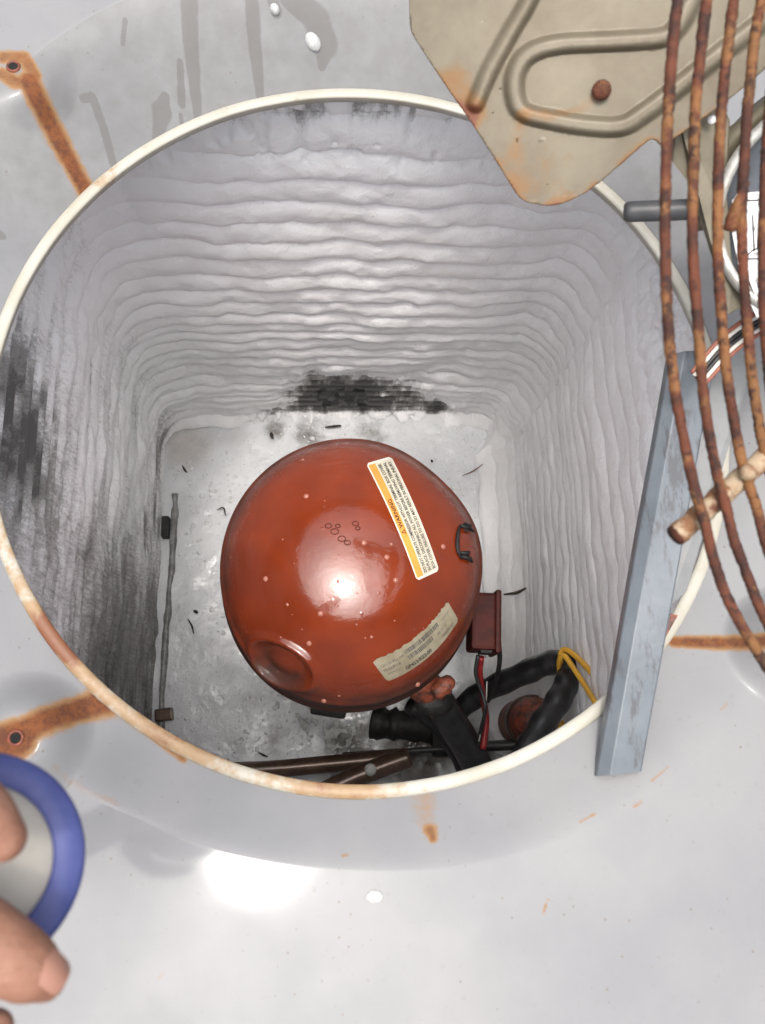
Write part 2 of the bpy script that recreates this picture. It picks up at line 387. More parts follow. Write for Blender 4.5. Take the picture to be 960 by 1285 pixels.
rust = np.maximum.reduce([
    seg_mask([(36, 100), (60, 150), (108, 240)], [.0075, .0070, .0060], .95),
    .62*seg_mask([(5, 72), (30, 72), (42, 95), (20, 104), (2, 92)], [.006]*5, .6),
    seg_mask([(35, 915), (90, 893), (140, 874)], [.0085, .0080, .011], .95),
    .85*seg_mask([(-5, 935), (20, 928), (40, 912)], [.0135, .0135, .008], .5),
    .55*seg_mask([(140, 874), (190, 920), (230, 952)], [.008, .004, .003], .8),
    .50*seg_mask([(140, 874), (95, 815), (60, 775)], [.008, .004, .002], .8),
    .62*seg_mask([(540, 1042), (543, 1052)], [.005, .003], .9),
    .30*seg_mask([(530, 1002), (540, 1045)], [.010, .006], .9),
    .78*seg_mask([(845, 805), (930, 806), (1010, 806)], [.0042, .0055, .0065], .8),
    .40*seg_mask([(795, 1012), (805, 1005)], .0012, .9), .36*seg_mask([(728, 1032), (747, 1021)], .0012, .9), .5*seg_mask([(682, 1145), (685, 1135)], .0011, .9),
    .4*seg_mask([(682, 1148), (688, 1128)], .0008, .9), .36*seg_mask([(818, 980), (838, 963)], .0012, .9), .34*seg_mask([(905, 890), (912, 884)], .0016, .9),
    .4*seg_mask([(430, 1074), (436, 1073)], .0011, .9), .22*seg_mask([(200, 1228), (204, 1223)], .002, .9),
    .2*seg_mask([(68, 965), (95, 985), (150, 1010)], [.004, .004, .002], .9)])
drip = np.maximum.reduce([
    seg_mask([(236, -10), (240, 60), (248, 145)], [.0075, .0065, .004]), seg_mask([(315, -10), (320, 60), (326, 118)], [.006, .006, .004]),
    seg_mask([(104, 124), (116, 122), (130, 160), (143, 208)], [.003, .0035, .0035, .003]), seg_mask([(207, 122), (203, 140), (197, 172)], [.004, .008, .004]),
    seg_mask([(226, 78), (228, 130)], [.0025, .0035]), seg_mask([(372, -5), (400, 30), (408, 55), (404, 82)], [.006, .012, .011, .004]),
    seg_mask([(355, 0), (375, 15), (395, 25)], [.003, .005, .008]), seg_mask([(157, 25), (154, 55)], .002), seg_mask([(340, -5), (347, 15)], .005),
    seg_mask([(227, 145), (228, 155)], .002), seg_mask([(-5, 290), (2, 296)], .003)])
grime_shade = .58*sstep(-.12, .2, V[..., 1])*(np.hypot(V[..., 0], V[..., 1]) < crs[None, :]-.001)  # far slope darkened in the colour, standing in for an unbuilt person's shade
crz = np.abs(np.hypot(V[..., 0], V[..., 1])-crs[None, :]); grime_shade = np.maximum(grime_shade, .30*np.exp(-(crz/.003)**2))
gl = np.hypot(V[..., 0], V[..., 1])-(rimr+LIPW)[None, :]; grime_shade = np.maximum(grime_shade, .42*np.exp(-(gl/.006)**2))
attr(pan_o, 'rust', rust.clip(0, 1)); attr(pan_o, 'drip', drip); attr(pan_o, 'grime_shade', grime_shade)
# rolled lip
prof = []
for k in range(15):
    a = math.pi*1.12-k/14*math.pi*1.12
    prof.append((LIPW*.5+.0065*math.cos(a)*-1, .0+.0055*math.sin(a)))
prof = [(.0095, -.005)]+[(LIPW*.5+(.0048)*math.cos(k/12*math.pi), .0022*math.sin(k/12*math.pi)) for k in range(13)]+[(-.0012, -.004), (-.0006, -.007), (.002, -.007), (.002, -.002)]
VL = np.zeros((len(prof), NA, 3))
wob = (fbm(th*2.2+20, th*0+3, 5)-.5)*.0022
for i, (dr, z) in enumerate(prof):
    r_ = rimr+dr+wob*(i > 0); VL[i, :, 0] = r_*np.cos(th); VL[i, :, 1] = r_*np.sin(th); VL[i, :, 2] = z
lip = grid_mesh('rim_lip', VL, M_lip.m, pan_o, wrap_v=True, flip=True)
dg = np.degrees(th)
rl = .34*np.exp(-((dg+140)/26)**2)+.85*np.exp(-((dg+141)/5)**2)+.55*np.exp(-((dg+95)/10)**2)+.40*np.exp(-((dg+118)/9)**2)+.3*np.exp(-((dg-137)/3)**2)+.12*np.exp(-((dg+165)/14)**2)
side = np.array([1.0 if (dr < .006) else .75 for dr, z in prof])
attr(lip, 'rust', (rl[None, :]*side[:, None]))
for tp in tabs[:2]:
    o = lathe('screw_hole', [(.0056, .0), (.0052, .0012), (.0044, .0016), (.0036, .0010), (.0034, -.0005)], M_rustred.m, pan_o, 24, Matrix.Translation(tp))
    lathe('hole_bore', [(.0036, .0006), (.0, .0006)], M_dark.m, o, 20, Matrix.Translation(tp))
# slot in the ring where the bar stands
# ------------------------------------------------------------------ coil, foam, pan
D = -.80
xl, xr, yb = P(207, 700, D).x, P(652, 720, D).x, P(420, 527, D).y
yf = -yb-.035
COILOFF = .016
def rsq(off, rc, n):
    """rounded square outline of half extents grown by off, param by arclength; returns pts, inward normals, s"""
    a, b, c_, d = xl-off, xr+off, yf-off, yb+off
    pts = []; nr = []
    def arc(cx, cy, a0):
        for k in range(41):
            t = R(a0+k*90/40); pts.append((cx+rc*math.cos(t), cy+rc*math.sin(t))); nr.append((-math.cos(t), -math.sin(t)))
    arc(b-rc, d-rc, 0); arc(a+rc, d-rc, 90); arc(a+rc, c_+rc, 180); arc(b-rc, c_+rc, 270)
    p = np.array(pts+[pts[0]]); q_ = np.array(nr+[nr[0]])
    s = np.r_[0, np.cumsum(np.hypot(*np.diff(p, axis=0).T))]
    u = np.linspace(0, s[-1], n, endpoint=False)
    pp = np.c_[np.interp(u, s, p[:, 0]), np.interp(u, s, p[:, 1])]; nn = np.c_[np.interp(u, s, q_[:, 0]), np.interp(u, s, q_[:, 1])]
    return pp, nn/np.linalg.norm(nn, axis=1)[:, None], u
coil = thing('condenser_coil', 'dark finned condenser coil wrapped round the inside of the unit', 'coil')
n, nz = 600, 300
pp, nn, u = rsq(COILOFF, .085, n); zz = np.linspace(-.008, D-.003, nz)
tr = .0022*np.cos(zz*2*math.pi/.021)
off = np.broadcast_to(tr[None, :], (n, nz))+(fbm(u[:, None]*90, zz[None, :]*14, 4)-.5)*.003
VC = np.zeros((n, nz, 3)); VC[..., :2] = pp[:, None, :]+nn[:, None, :]*off[..., None]; VC[..., 2] = zz[None, :]
grid_mesh('fin_face', VC, M_fin.m, coil, wrap_u=True, flip=True)
# outer face and top of the coil body
po, no, _ = rsq(COILOFF+.03, .115, 200)
VO = np.zeros((200, 2, 3)); VO[:, 0, :2] = po; VO[:, 1, :2] = po; VO[:, 0, 2] = -.009; VO[:, 1, 2] = D-.003
grid_mesh('outer_face', VO, M_fin.m, coil, wrap_u=True)
pi_, _, _ = rsq(COILOFF+.002, .087, 200)
VT = np.zeros((200, 2, 3)); VT[:, 0, :2] = pi_; VT[:, 1, :2] = po; VT[..., 2] = -.009
grid_mesh('top_edge', VT, M_fin.m, coil, wrap_u=True)

n, nz = 1000, 430
pp, nn, u = rsq(COILOFF, .085, n); zz = np.linspace(-.010, D+.002, nz)
Ug, Zg = np.meshgrid(u, zz, indexing='ij')
XX = np.broadcast_to(pp[:, :1], Ug.shape); YY = np.broadcast_to(pp[:, 1:], Ug.shape)
NXg = np.broadcast_to(nn[:, :1], Ug.shape); NYg = np.broadcast_to(nn[:, 1:], Ug.shape)
left = sstep(.45, .9, NXg); right = sstep(.45, .9, -NXg); back = sstep(.45, .9, -NYg)
dep = (-Zg-.03)/.77
Uw = Ug
warp = (fbm(Uw*7, Zg*3, 1)-.5)*.030+(fbm(Uw*22, Zg*9, 2)-.5)*.018
zq = -Zg+warp+(vn(-Zg*13, Zg*0+3.3, 37)-.5)*.034
ph = zq/.047+zq*zq*11.0+.35*vn(Ug*1.5, zq*6, 33)                                   # layers get closer towards the pan
fr = ph-np.floor(ph)
lobe = np.sin(np.pi*np.clip(fr, 0, 1))**.5
row = np.floor(ph)
amp = (.0030+.0065*vn(row*3.7+Ug*3.5, row*1.3, 6))*(1-.50*right)*(1-.25*sstep(.6, 1, dep))
sag = (fr-.5)*.003                                        # each layer hangs forward at its lower lip
T = .0125+amp*(lobe-.35)+sag*(1-right)
T = T+(fbm(Ug*12, Zg*12, 8, 3)-.5)*.013+(fbm(Ug*45, Zg*45, 28, 3)-.5)*.0045*(1-.4*right)
T = T+right*(.006+.010*sstep(.5, 1, dep))
T = T-left*(.0045+.010*(fbm(Ug*16, Zg*40, 9)-.42))
# bare dark fins at the foot of the back wall, behind the compressor
def bare(px, py, sx, sz, amt):
    v = ray(px, py); t = (yb+COILOFF-CAM.y)/v.y; p = CAM+v*t
    return back*amt*np.exp(-((XX-p.x)/sx)**2-((Zg-p.z)/sz)**2)
bn = fbm(Ug*38, Zg*16, 11, 4)*.7+fbm(Ug*130, Zg*60, 18, 3)*.3
T = T-(bare(470, 500, .075, .085, .036)+bare(405, 495, .055, .09, .028)+bare(345, 518, .045, .035, .034)+bare(545, 510, .055, .035, .024))*np.clip(-.55+3.1*bn, 0, 2)
# left wall dark bare band close to the camera side
vL = ray(25, 545); tL = (xl-COILOFF-CAM.x)/vL.x; pL = CAM+vL*tL
T = T-left*.024*np.exp(-((YY-pL.y)/.075)**2-((Zg-pL.z)/.085)**2)*(.3+1.4*fbm(Ug*30, Zg*45, 12))
T = T-left*.010*sstep(-.05, -.25, YY)*(.4+1.2*fbm(Ug*24, Zg*60, 13))
T = T-left*.008*sstep(.5, .95, dep)*fbm(Ug*30, Zg*30, 15)
# ragged top where the foam has slid off the fins
tp = fbm(Ug*70, Zg*9, 14, 4)
topd = np.exp(-((Zg+.01)/.045)**2)*sstep(.35, .7, tp)
T = T-.006*topd-.006*np.exp(-((Zg+.07)/.05)**2)*sstep(.55, .75, fbm(Ug*60, Zg*25, 19))
T = T-right*.022*np.exp(-((Zg+.03)/.10)**2)*sstep(.40, .7, fbm(Ug*90, Zg*40, 16))
# flare into the foam lying on the pan
T = T+right*.035*sstep(.86, 1, dep)**2+.016*sstep(.955, 1, dep)**2*(.5+vn(Ug*20, Ug*0, 3))*(1-left*.8)
thin = np.clip(.62-(T/.022), 0, 1.3)
thin = thin+.75*topd*(.3+fbm(Ug*200, Zg*60, 51))
thin = np.maximum(thin, left*(.16+.50*fbm(Ug*10, Zg*25, 17)-.16*lobe+.30*sstep(.10, -.18, YY)*sstep(.2, .7, dep)+.22*sstep(.12, -.05, YY)))
T = np.where(T < -.028, -.004, np.maximum(T, .0030+.0030*np.cos(Zg*2*math.pi/.021)))
VF = np.zeros((n, nz, 3)); VF[..., 0] = XX+NXg*T; VF[..., 1] = YY+NYg*T; VF[..., 2] = Zg-.25*np.maximum(amp*(lobe), 0)
foam = grid_mesh('cleaning_foam', VF, M_foam.m, None, wrap_u=True, flip=True)
attr(foam, 'thin', thin.clip(0, 1.2)); tag(foam, 'ridged white cleaning foam clinging to the coil walls', 'foam', kind='stuff')

# pan
N = 300
gx, gy = np.meshgrid(np.linspace(xl-.06, xr+.06, N), np.linspace(yf-.06, yb+.06, N), indexing='ij')
hz = D+(fbm(gx*14, gy*14, 21)-.5)*.008+(fbm(gx*50, gy*50, 22)-.5)*.003
base_pan = grid_mesh('base_pan', np.stack([gx, gy, hz], -1), M_pan.m)
tag(base_pan, 'wet grey base pan under the round red compressor', 'pan')
comp_c = P(441, 711, -.42)
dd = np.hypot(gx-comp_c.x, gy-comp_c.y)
dirt_shade = .35*np.exp(-(np.maximum(dd-.13, 0)/.03)**2)  # contact shade round the compressor, painted in with the pan dirt
def pblob(px, py, r, a):
    p = P(px, py, D); return a*np.exp(-((gx-p.x)**2+(gy-p.y)**2)/r**2)
for bqq in [(470, 545, .05, .55), (390, 545, .05, .6), (345, 538, .03, .6), (560, 545, .03, .3), (440, 940, .06, .8), (520, 945, .08, .95), (590, 940, .05, .9), (315, 885, .045, .42), (600, 930, .06, .45), (345, 920, .045, .5), (700, 850, .05, .1), (235, 600, .02, .25), (212, 750, .012, .4), (225, 640, .012, .3), (212, 860, .012, .4)]:  # dirty film; blobs beside the compressor also carry painted contact shade
    dirt_shade = np.maximum(dirt_shade, pblob(*bqq))
tan = pblob(235, 560, .05, .9)+pblob(300, 548, .03, .4)+pblob(350, 935, .03, .1)
attr(base_pan, 'dirt_shade', dirt_shade); attr(base_pan, 'tan', tan)
lx = P(212, 760, D).x
rp = [Vector((lx+.004*math.sin(y*9)+.003*(float(vn(y*30, 2.0, 3))-.5), y, D-.001+.006*float(vn(y*22, 1.0, 5)))) for y in np.linspace(yf, P(225, 620, D).y, 90)]
tube('drain_ridge', rp, [.0055+.004*(float(vn(i*.35, 4.0, 6))-.5) for i in range(90)], simple('ridge_metal', (.16, .155, .15), (.33, .33, .33), 60, .3, bump=.5, dist=.003).m, base_pan, 10, .15, 3)
box('pan_clip', Matrix.Translation(P(208, 662, D+.012)), .006, .018, .010, M_black.m, base_pan, .002)
box('pan_clip', Matrix.Translation(P(659, 709, D+.028)), .004, .010, .006, M_black.m, base_pan, .002)
pj = P(206, 897, D+.008)
box('pan_joint', Matrix.Translation(pj) @ Matrix.Rotation(.1, 4, 'Z'), .014, .010, .008, M_copper.m, base_pan, .003)
# foam bubbles on the pan
def bubbles(name, spots, mat, parent=None):
    V_, F_ = [], []
    for (c_, nrm, r) in spots:
        t1 = nrm.orthogonal().normalized(); t2 = nrm.cross(t1); b0 = len(V_); ns = 8
        for (h, rr) in ((0, 1), (.5, .82), (.8, .42)):
            for k in range(ns):
                a = 2*math.pi*k/ns; V_.append(c_+nrm*h*r*.7+(t1*math.cos(a)+t2*math.sin(a))*rr*r)
        V_.append(c_+nrm*r*.62)
        for i in range(2):
            for k in range(ns): F_.append((b0+i*ns+k, b0+i*ns+(k+1) % ns, b0+(i+1)*ns+(k+1) % ns, b0+(i+1)*ns+k))
        for k in range(ns): F_.append((b0+2*ns+k, b0+2*ns+(k+1) % ns, b0+3*ns))
    return mesh(name, V_, F_, mat, parent)
sp = []
pb = BVHTree.FromPolygons([v.co.copy() for v in base_pan.data.vertices], [tuple(p.vertices) for p in base_pan.data.polygons])
while len(sp) < 1000:
    x = random.uniform(xl+.01, xr-.01); y = random.uniform(yf+.02, yb-.01)
    if math.hypot(x-comp_c.x, y-comp_c.y) < .15: continue
    if vn(x*18, y*18, 31) < .42: continue
    h = pb.ray_cast(Vector((x, y, 0)), Vector((0, 0, -1)))
    sp.append((h[0], Vector((0, 0, 1)), random.choice([.0014, .0018, .0022, .003, .004])*random.uniform(.7, 1.1)))
bo = bubbles('foam_bubbles', sp, M_bubble.m); tag(bo, 'tiny glinting foam bubbles scattered over the wet pan', 'bubbles', kind='stuff')

# ------------------------------------------------------------------ compressor
comp = thing('compressor', 'large round red-brown compressor with warning sticker on its glossy dome', 'compressor')
CRAD = .1615
ZE, ZT = -.44, -.335
prof = []
for k in range(120):                                       # dome
    a = k/119*math.pi/2; prof.append((CRAD*math.sin(a)**.93, ZE+(ZT-ZE)*math.cos(a)**1.05 if a < math.pi/2-1e-6 else ZE))
prof += [(CRAD+.0005, -.455), (CRAD+.001, -.470), (CRAD+.0035, -.473), (CRAD+.0045, -.478), (CRAD+.0035, -.483), (CRAD-.001, -.486), (CRAD-.002, -.50)]
prof += [(CRAD-.003-.02*(k/12)**2, -.50-.20*k/12) for k in range(1, 13)]+[(.12, -.735), (.06, -.752), (.0, -.755)]
prof[0] = (0.0005, ZT)
NC = 260
ta = np.linspace(0, 2*math.pi, NC, endpoint=False)
pr = np.array(prof); VCp = np.zeros((len(pr), NC, 3))
bul = 1+.026*np.exp(-((np.angle(np.exp(1j*(ta-R(12))))/R(20))**2))-.018*np.exp(-((np.angle(np.exp(1j*(ta-R(50))))/R(18))**2))+.015*np.exp(-((np.angle(np.exp(1j*(ta+R(125))))/R(30))**2))
infl = sstep(.2, .9, pr[:, 0]/CRAD)
pr[:, 0] += .0032*np.exp(-((pr[:, 1]+.418)/.0035)**2)*(pr[:, 1] > -.45)
rr = pr[:, :1]*(1+(bul[None, :]-1)*infl[:, None])*(1+.045*np.sin(ta)**2)[None, :]
VCp[..., 0] = comp_c.x+rr*np.cos(ta); VCp[..., 1] = comp_c.y+rr*np.sin(ta); VCp[..., 2] = pr[:, 1:]
shell0 = grid_mesh('tmp', VCp, None, None, wrap_v=True)
cb = BVHTree.FromPolygons([v.co.copy() for v in shell0.data.vertices], [tuple(p.vertices) for p in shell0.data.polygons])
bpy.data.objects.remove(shell0)
# pressed oval dent low on the left front shoulder
dc = S(352, 835, cb)
t1 = (S(385, 850, cb)[0]-S(320, 815, cb)[0]).normalized(); nr = Vector(dc[1]); nr = nr if nr.dot(CAM-dc[0]) > 0 else -nr; t2 = nr.cross(t1).normalized()
q3 = VCp-np.array(dc[0]); al = q3@np.array(t1); be = q3@np.array(t2)
e = np.sqrt((al/.043)**2+(be/.030)**2); hh = np.abs(q3@np.array(nr)) < .06
dz = np.where(hh, -.008*(1-sstep(.55, .95, e))+.0055*np.exp(-((e-1.05)/.12)**2), 0)
VCp += np.array(nr)*dz[..., None]
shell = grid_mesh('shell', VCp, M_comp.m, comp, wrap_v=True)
cb = BVHTree.FromPolygons([v.co.copy() for v in shell.data.vertices], [tuple(p.vertices) for p in shell.data.polygons])
gsh = np.clip(sstep(ZE+.085, ZE-.01, VCp[..., 2])*.80+.25*sstep(-.47, -.6, VCp[..., 2]), 0, 1)  # grime on the lower shell, with dark reflections at the dome edge painted in
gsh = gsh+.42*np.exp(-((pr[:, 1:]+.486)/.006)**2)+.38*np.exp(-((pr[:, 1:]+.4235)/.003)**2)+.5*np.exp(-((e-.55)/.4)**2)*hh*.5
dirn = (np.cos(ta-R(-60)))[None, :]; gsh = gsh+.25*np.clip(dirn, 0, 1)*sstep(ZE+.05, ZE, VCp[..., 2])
attr(shell, 'grime_shade', gsh)
def D_(px, py, lift=.0006):
    h = S(px, py, cb); nrm = Vector(h[1]); nrm = nrm if nrm.dot(CAM-h[0]) > 0 else -nrm
    return h[0]+nrm*lift
def text_mesh(body, bold=False):
    cu = bpy.data.curves.new('txt', 'FONT'); cu.body = body; cu.resolution_u = 2
    if bold: cu.offset = .025
    o = bpy.data.objects.new('txt', cu); COL.objects.link(o)
    dg = bpy.context.evaluated_depsgraph_get(); me = bpy.data.meshes.new_from_object(o.evaluated_get(dg))
    v = np.array([tuple(x.co)[:2] for x in me.vertices]); f_ = [tuple(p.vertices) for p in me.polygons]
    bpy.data.objects.remove(o)
    return v, f_
def quad_map(q, bulge=(0, 0)):
    (a, b, c_, d) = [np.array(x, float) for x in q]   # u0v0,u1v0,u1v1,u0v1
    bl = np.array(bulge)
    return lambda u, v: a*(1-u)*(1-v)+b*u*(1-v)+c_*u*v+d*(1-u)*v+bl*4*u*(1-u)
def sticker(name, qm, u0, u1, v0, v1, nu, nv, mat, parent, lift, rc=.0, ragged=0):
    V_ = []; F_ = []
    for i in range(nu+1):
        for j in range(nv+1):
            u = u0+(u1-u0)*i/nu; v = v0+(v1-v0)*j/nv
            if ragged and j == nv: v -= ragged*random.random()
            if rc and i in (0, nu) and j in (0, nv): u += (rc if i == 0 else -rc); v += (rc*3 if j == 0 else -rc*3)
            p = qm(u, v); V_.append(D_(p[0], p[1], lift))
    for i in range(nu):
        for j in range(nv):
            k = i*(nv+1)+j; F_.append((k, k+nv+1, k+nv+2, k+1))
    return mesh(name, V_, F_, mat, parent)
def put_text(name, qm, body, u0, v0, hgt, ulen, mat, parent, lift, bold=False):
    v, f_ = text_mesh(body, bold); v = v-np.array([v[:, 0].min(), 0]); sx = ulen/v[:, 0].max(); sy = hgt/.7
    V_ = [D_(*qm(u0+x*sx, v0+y*sy), lift) for x, y in v]
    return mesh(name, V_, f_, mat, parent, False)
qw = quad_map([(551, 716), (490.5, 573), (459, 582), (523, 729)], (3, -1))
wl = sticker('warning_sticker', qw, 0, 1, 0, 1, 40, 10, M_edge.m, shell, .0005, .012)
wl['label'] = 'orange and cream warning sticker with printed text'
sticker('sticker_field', qw, .02, .98, .04, .655, 40, 6, M_paper.m, wl, .0008)
sticker('sticker_header', qw, .02, .98, .68, .95, 40, 4, M_orange.m, wl, .0008)
put_text('sticker_text', qw, 'WARNING', .43, .745, .145, .245, M_inkred.m, wl, .0012, True)
# warning triangle
tri = [(.375, .74), (.415, .74), (.395, .90)]; 
mesh('warning_triangle', [D_(*qw(*p), .0012) for p in tri]+[D_(*qw(.395+(p[0]-.395)*.55, .79+(p[1]-.79)*.5), .0012) for p in tri], [(0, 1, 4, 3), (1, 2, 5, 4), (2, 0, 3, 5)], M_inkred.m, wl, False)
for k, s_ in enumerate(['DO NOT OPERATE COMPRESSOR WITHOUT TERMINAL BOX COVER', 'IN PLACE. DISCONNECT ALL POWER BEFORE REMOVING TERMINAL', 'BOX COVER. FAILURE TO DO SO MAY RESULT IN PERSONAL INJURY.']):
    put_text('sticker_text', qw, s_, .035, .50-.19*k, .115, .93, M_ink.m, wl, .0012, True)
ql = quad_map([(486, 855), (575, 778), (560.6, 753), (466, 828.5)], (6, 8.5))
ll = sticker('serial_sticker', ql, 0, 1, 0, 1, 40, 10, M_old.m, shell, .0005, .012, .07)
ll['label'] = 'worn beige serial sticker with two barcodes'
def bars(v0, v1, u0, u1, seed):
    rd = random.Random(seed); u = u0; V_ = []; F_ = []
    while u < u1:
        wd = rd.choice([.004, .006, .010]); b0 = len(V_)
        V_ += [D_(*ql(*p), .001) for p in ((u, v0), (u+wd, v0), (u+wd, v1), (u, v1))]; F_.append((b0, b0+1, b0+2, b0+3)); u += wd+rd.choice([.004, .007, .009])
    mesh('barcode', V_, F_, M_inkgrey.m, ll, False)
bars(.62, .80, .33, .78, 1); bars(.38, .56, .33, .66, 2)
put_text('sticker_text', ql, 'GE131.PLL-00', .04, .60, .10, .26, M_inkgrey.m, ll, .001)
put_text('sticker_text', ql, 'M1GUP118', .04, .40, .11, .19, M_ink.m, ll, .001)
put_text('sticker_text', ql, 'GP453-R22-00', .24, .10, .13, .34, M_ink.m, ll, .001, True)
put_text('sticker_text', ql, 'SERIAL No', .05, .25, .06, .14, M_inkgrey.m, ll, .001)
put_text('sticker_text', ql, 'LRA  PH  HZ', .72, .38, .07, .14, M_inkgrey.m, ll, .001)
put_text('sticker_text', ql, 'MADE IN U.S.A', .76, .14, .08, .17, M_ink.m, ll, .001)
put_text('sticker_text', ql, '230 1 60', .84, .62, .09, .11, M_inkgrey.m, ll, .001)
# bubbles and drops on the dome
sp = []
while len(sp) < 45:
    px = random.uniform(285, 600); py = random.uniform(555, 880); h = S(px, py, cb)
    if h[0] is None or h[0].z < -.50: continue
    if 455 < px < 560 and abs((px-505)-(py-650)*.44) < 28: continue
    nrm = Vector(h[1]); nrm = nrm if nrm.dot(CAM-h[0]) > 0 else -nrm
    sp.append((h[0]-nrm*.0003, nrm, random.choice([.0006, .0008, .001, .0012, .0020, .0034])))
b2 = bubbles('water_drops', sp, M_bubred.m, shell); b2['kind'] = 'stuff'
put_mark = [(412, 660, 4), (420, 667, 5), (429, 676, 5), (436, 681, 4), (446, 657, 4), (449, 663, 3), (424, 660, 3)]
for (x, y, r_) in put_mark:
    pts = [D_(x+r_*math.cos(a), y+r_*.7*math.sin(a), .0006) for a in np.linspace(0, 2*math.pi, 13)]
    tube('ring_mark', pts, .0005, M_inkred.m, shell, 5, caps=False)
# slot with lifted lugs on the right shoulder
pts = [D_(576, 660, .002), D_(573, 672, .002), D_(573, 690, .002), D_(578, 702, .002)]
tube('shell_seam', spline(pts, 14), [.0012+.0015*math.sin(i/14*math.pi) for i in range(15)], M_black.m, shell, 8)
for (a, b, c_) in [((576, 661), (583, 665), (592, 668)), ((577, 698), (584, 702), (590, 706)), ((580, 658), (584, 662), (581, 668)), ((575, 694), (582, 695), (584, 700))]:
    tube('lug', [D_(*a, .003), D_(*b, .007), D_(*c_, .003)], [.002, .003, .0012], M_black.m, shell, 7, .3, 5)
# feet and base bracket
for a in (-100, -30, 60, 150):
    d = Vector((math.cos(R(a)), math.sin(R(a)), 0)); m = Matrix.Translation(Vector((comp_c.x, comp_c.y, -.775))+d*.125) @ Matrix.Rotation(R(a), 4, 'Z')
    box('foot', m, .045, .028, .018, M_black.m, comp, .004)
lathe('base_skirt', [(.148, -.69), (.150, -.74), (.135, -.785), (.10, -.80)], M_black.m, comp, 48, Matrix.Translation((comp_c.x, comp_c.y, 0)))
# terminal box
tc = P(604, 782, -.52)
mb = Matrix.Translation(tc) @ Matrix.Rotation(R(-4), 4, 'Z')
tb = box('terminal_box', mb, .017, .038, .026, M_boxred.m, comp, .005)
box('box_cover', mb @ Matrix.Translation((.018, 0, .001)), .0038, .042, .029, M_boxred.m, tb, .003)
box('cover_clip', mb @ Matrix.Translation((.004, -.039, .008)), .008, .003, .012, M_black.m, tb, .001)
# suction stub with rusty nut
def PZ(l): return [P(*p) for p in l]
st = PZ([(520, 850, -.50), (540, 868, -.53), (552, 885, -.55)])
tube('suction_stub', spline(st, 10), [.023]*6+[.021]*5, M_rustred.m, comp, 16, .12, 2)
nut = P(556, 862, -.50)
tube('nut', spline(PZ([(545, 872, -.498), (552, 866, -.494), (560, 858, -.492), (567, 852, -.494)]), 8), [.006, .0115, .0125, .0105, .0115, .0125, .0115, .0105, .006], M_rustred.m, comp, 9, .35, 8)
tube('flange', spline(PZ([(522, 878, -.535), (535, 880, -.53), (552, 882, -.53), (566, 878, -.535)]), 10), [.008, .014, .018, .019, .020, .020, .019, .018, .016, .012, .006], M_black.m, comp, 11, .35, 9)

# ------------------------------------------------------------------ pipes and wires by the compressor
h1 = spline(PZ([(543, 868, -.54), (560, 895, -.57), (585, 935, -.60), (612, 985, -.62), (640, 1040, -.64)]), 30)
o = tube('suction_hose', h1, .0215, M_blackfoam.m, None, 20, .03, 1); tag(o, 'thick black insulated hose running down from the compressor stub', 'hose')
o = tube('drain_hose', spline(PZ([(515, 885, -.66), (545, 905, -.68), (575, 945, -.70), (590, 985, -.72)]), 20), .014, M_blackfoam.m, None, 16, .04, 2)
tag(o, 'thinner black hose half hidden beside the thick suction hose', 'hose')
h2 = spline(PZ([(560, 905, -.70), (600, 872, -.64), (650, 848, -.58), (690, 832, -.54), (712, 832, -.52), (714, 850, -.51), (700, 880, -.50), (675, 918, -.49), (650, 965, -.48), (620, 1030, -.48)]), 60)
o = tube('insulated_hose', h2, [.0165+.001*math.sin(i*1.3) for i in range(61)], M_blackfoam.m, None, 20, .03, 3)
tag(o, 'black insulated hose bent over in a hoop with yellow wires on it', 'hose')
o = thing('accumulator', 'small round rusty red canister behind the bent black hose', 'canister')
ac = P(668, 905, -.68)
lathe('tank', [(.001, .055), (.015, .052), (.027, .044), (.034, .028), (.036, .0), (.036, -.08), (.03, -.11), (.0, -.115)], M_rustred.m, o, 32, Matrix.Translation(ac))
lathe('tank_band', [(.0362, .004), (.0392, .002), (.0392, -.014), (.0362, -.016)], M_copper.m, o, 32, Matrix.Translation(ac))
y1 = spline(PZ([(772, 876, -.40), (748, 850, -.44), (722, 823, -.475), (708, 815, -.49), (703, 826, -.50), (708, 850, -.53)]), 34)
o = tube('yellow_wire', y1, .0037, M_yellow.m, None, 8); tag(o, 'yellow wire looped over the hose bend, upper strand', 'wire', 'yellow wires')
y2 = spline(PZ([(752, 890, -.41), (735, 862, -.45), (718, 836, -.475), (708, 823, -.486), (702, 830, -.50), (703, 850, -.53)]), 34)
o = tube('yellow_wire', y2, .0037, M_yellow.m, None, 8); tag(o, 'yellow wire looped over the hose bend, lower strand', 'wire', 'yellow wires')
o = tube('yellow_wire', spline(PZ([(718, 865, -.58), (717, 885, -.58), (712, 900, -.58), (700, 918, -.57)]), 20), .0046, M_yellow.m, None, 8); tag(o, 'short yellow wire hanging below the bent hose', 'wire', 'yellow wires')
box('wire_nut', Matrix.Translation(P(713, 901, -.575)) @ Matrix.Rotation(.7, 4, 'Z'), .006, .010, .006, M_whitewire.m, o, .002)
o = tube('lead_wire', spline(PZ([(600, 822, -.53), (597, 845, -.54), (605, 870, -.55), (609, 890, -.55), (604, 915, -.57), (600, 935, -.58)]), 30), .0028, M_blackwire.m, None, 8); tag(o, 'thin black lead dropping from the terminal box', 'wire', 'compressor leads')
o = tube('lead_wire', spline(PZ([(611, 855, -.55), (610, 880, -.555), (606, 905, -.565), (601, 930, -.575)]), 30), .0008, M_whitewire.m, None, 6); tag(o, 'bare pale strand beside the black lead', 'wire', 'compressor leads')
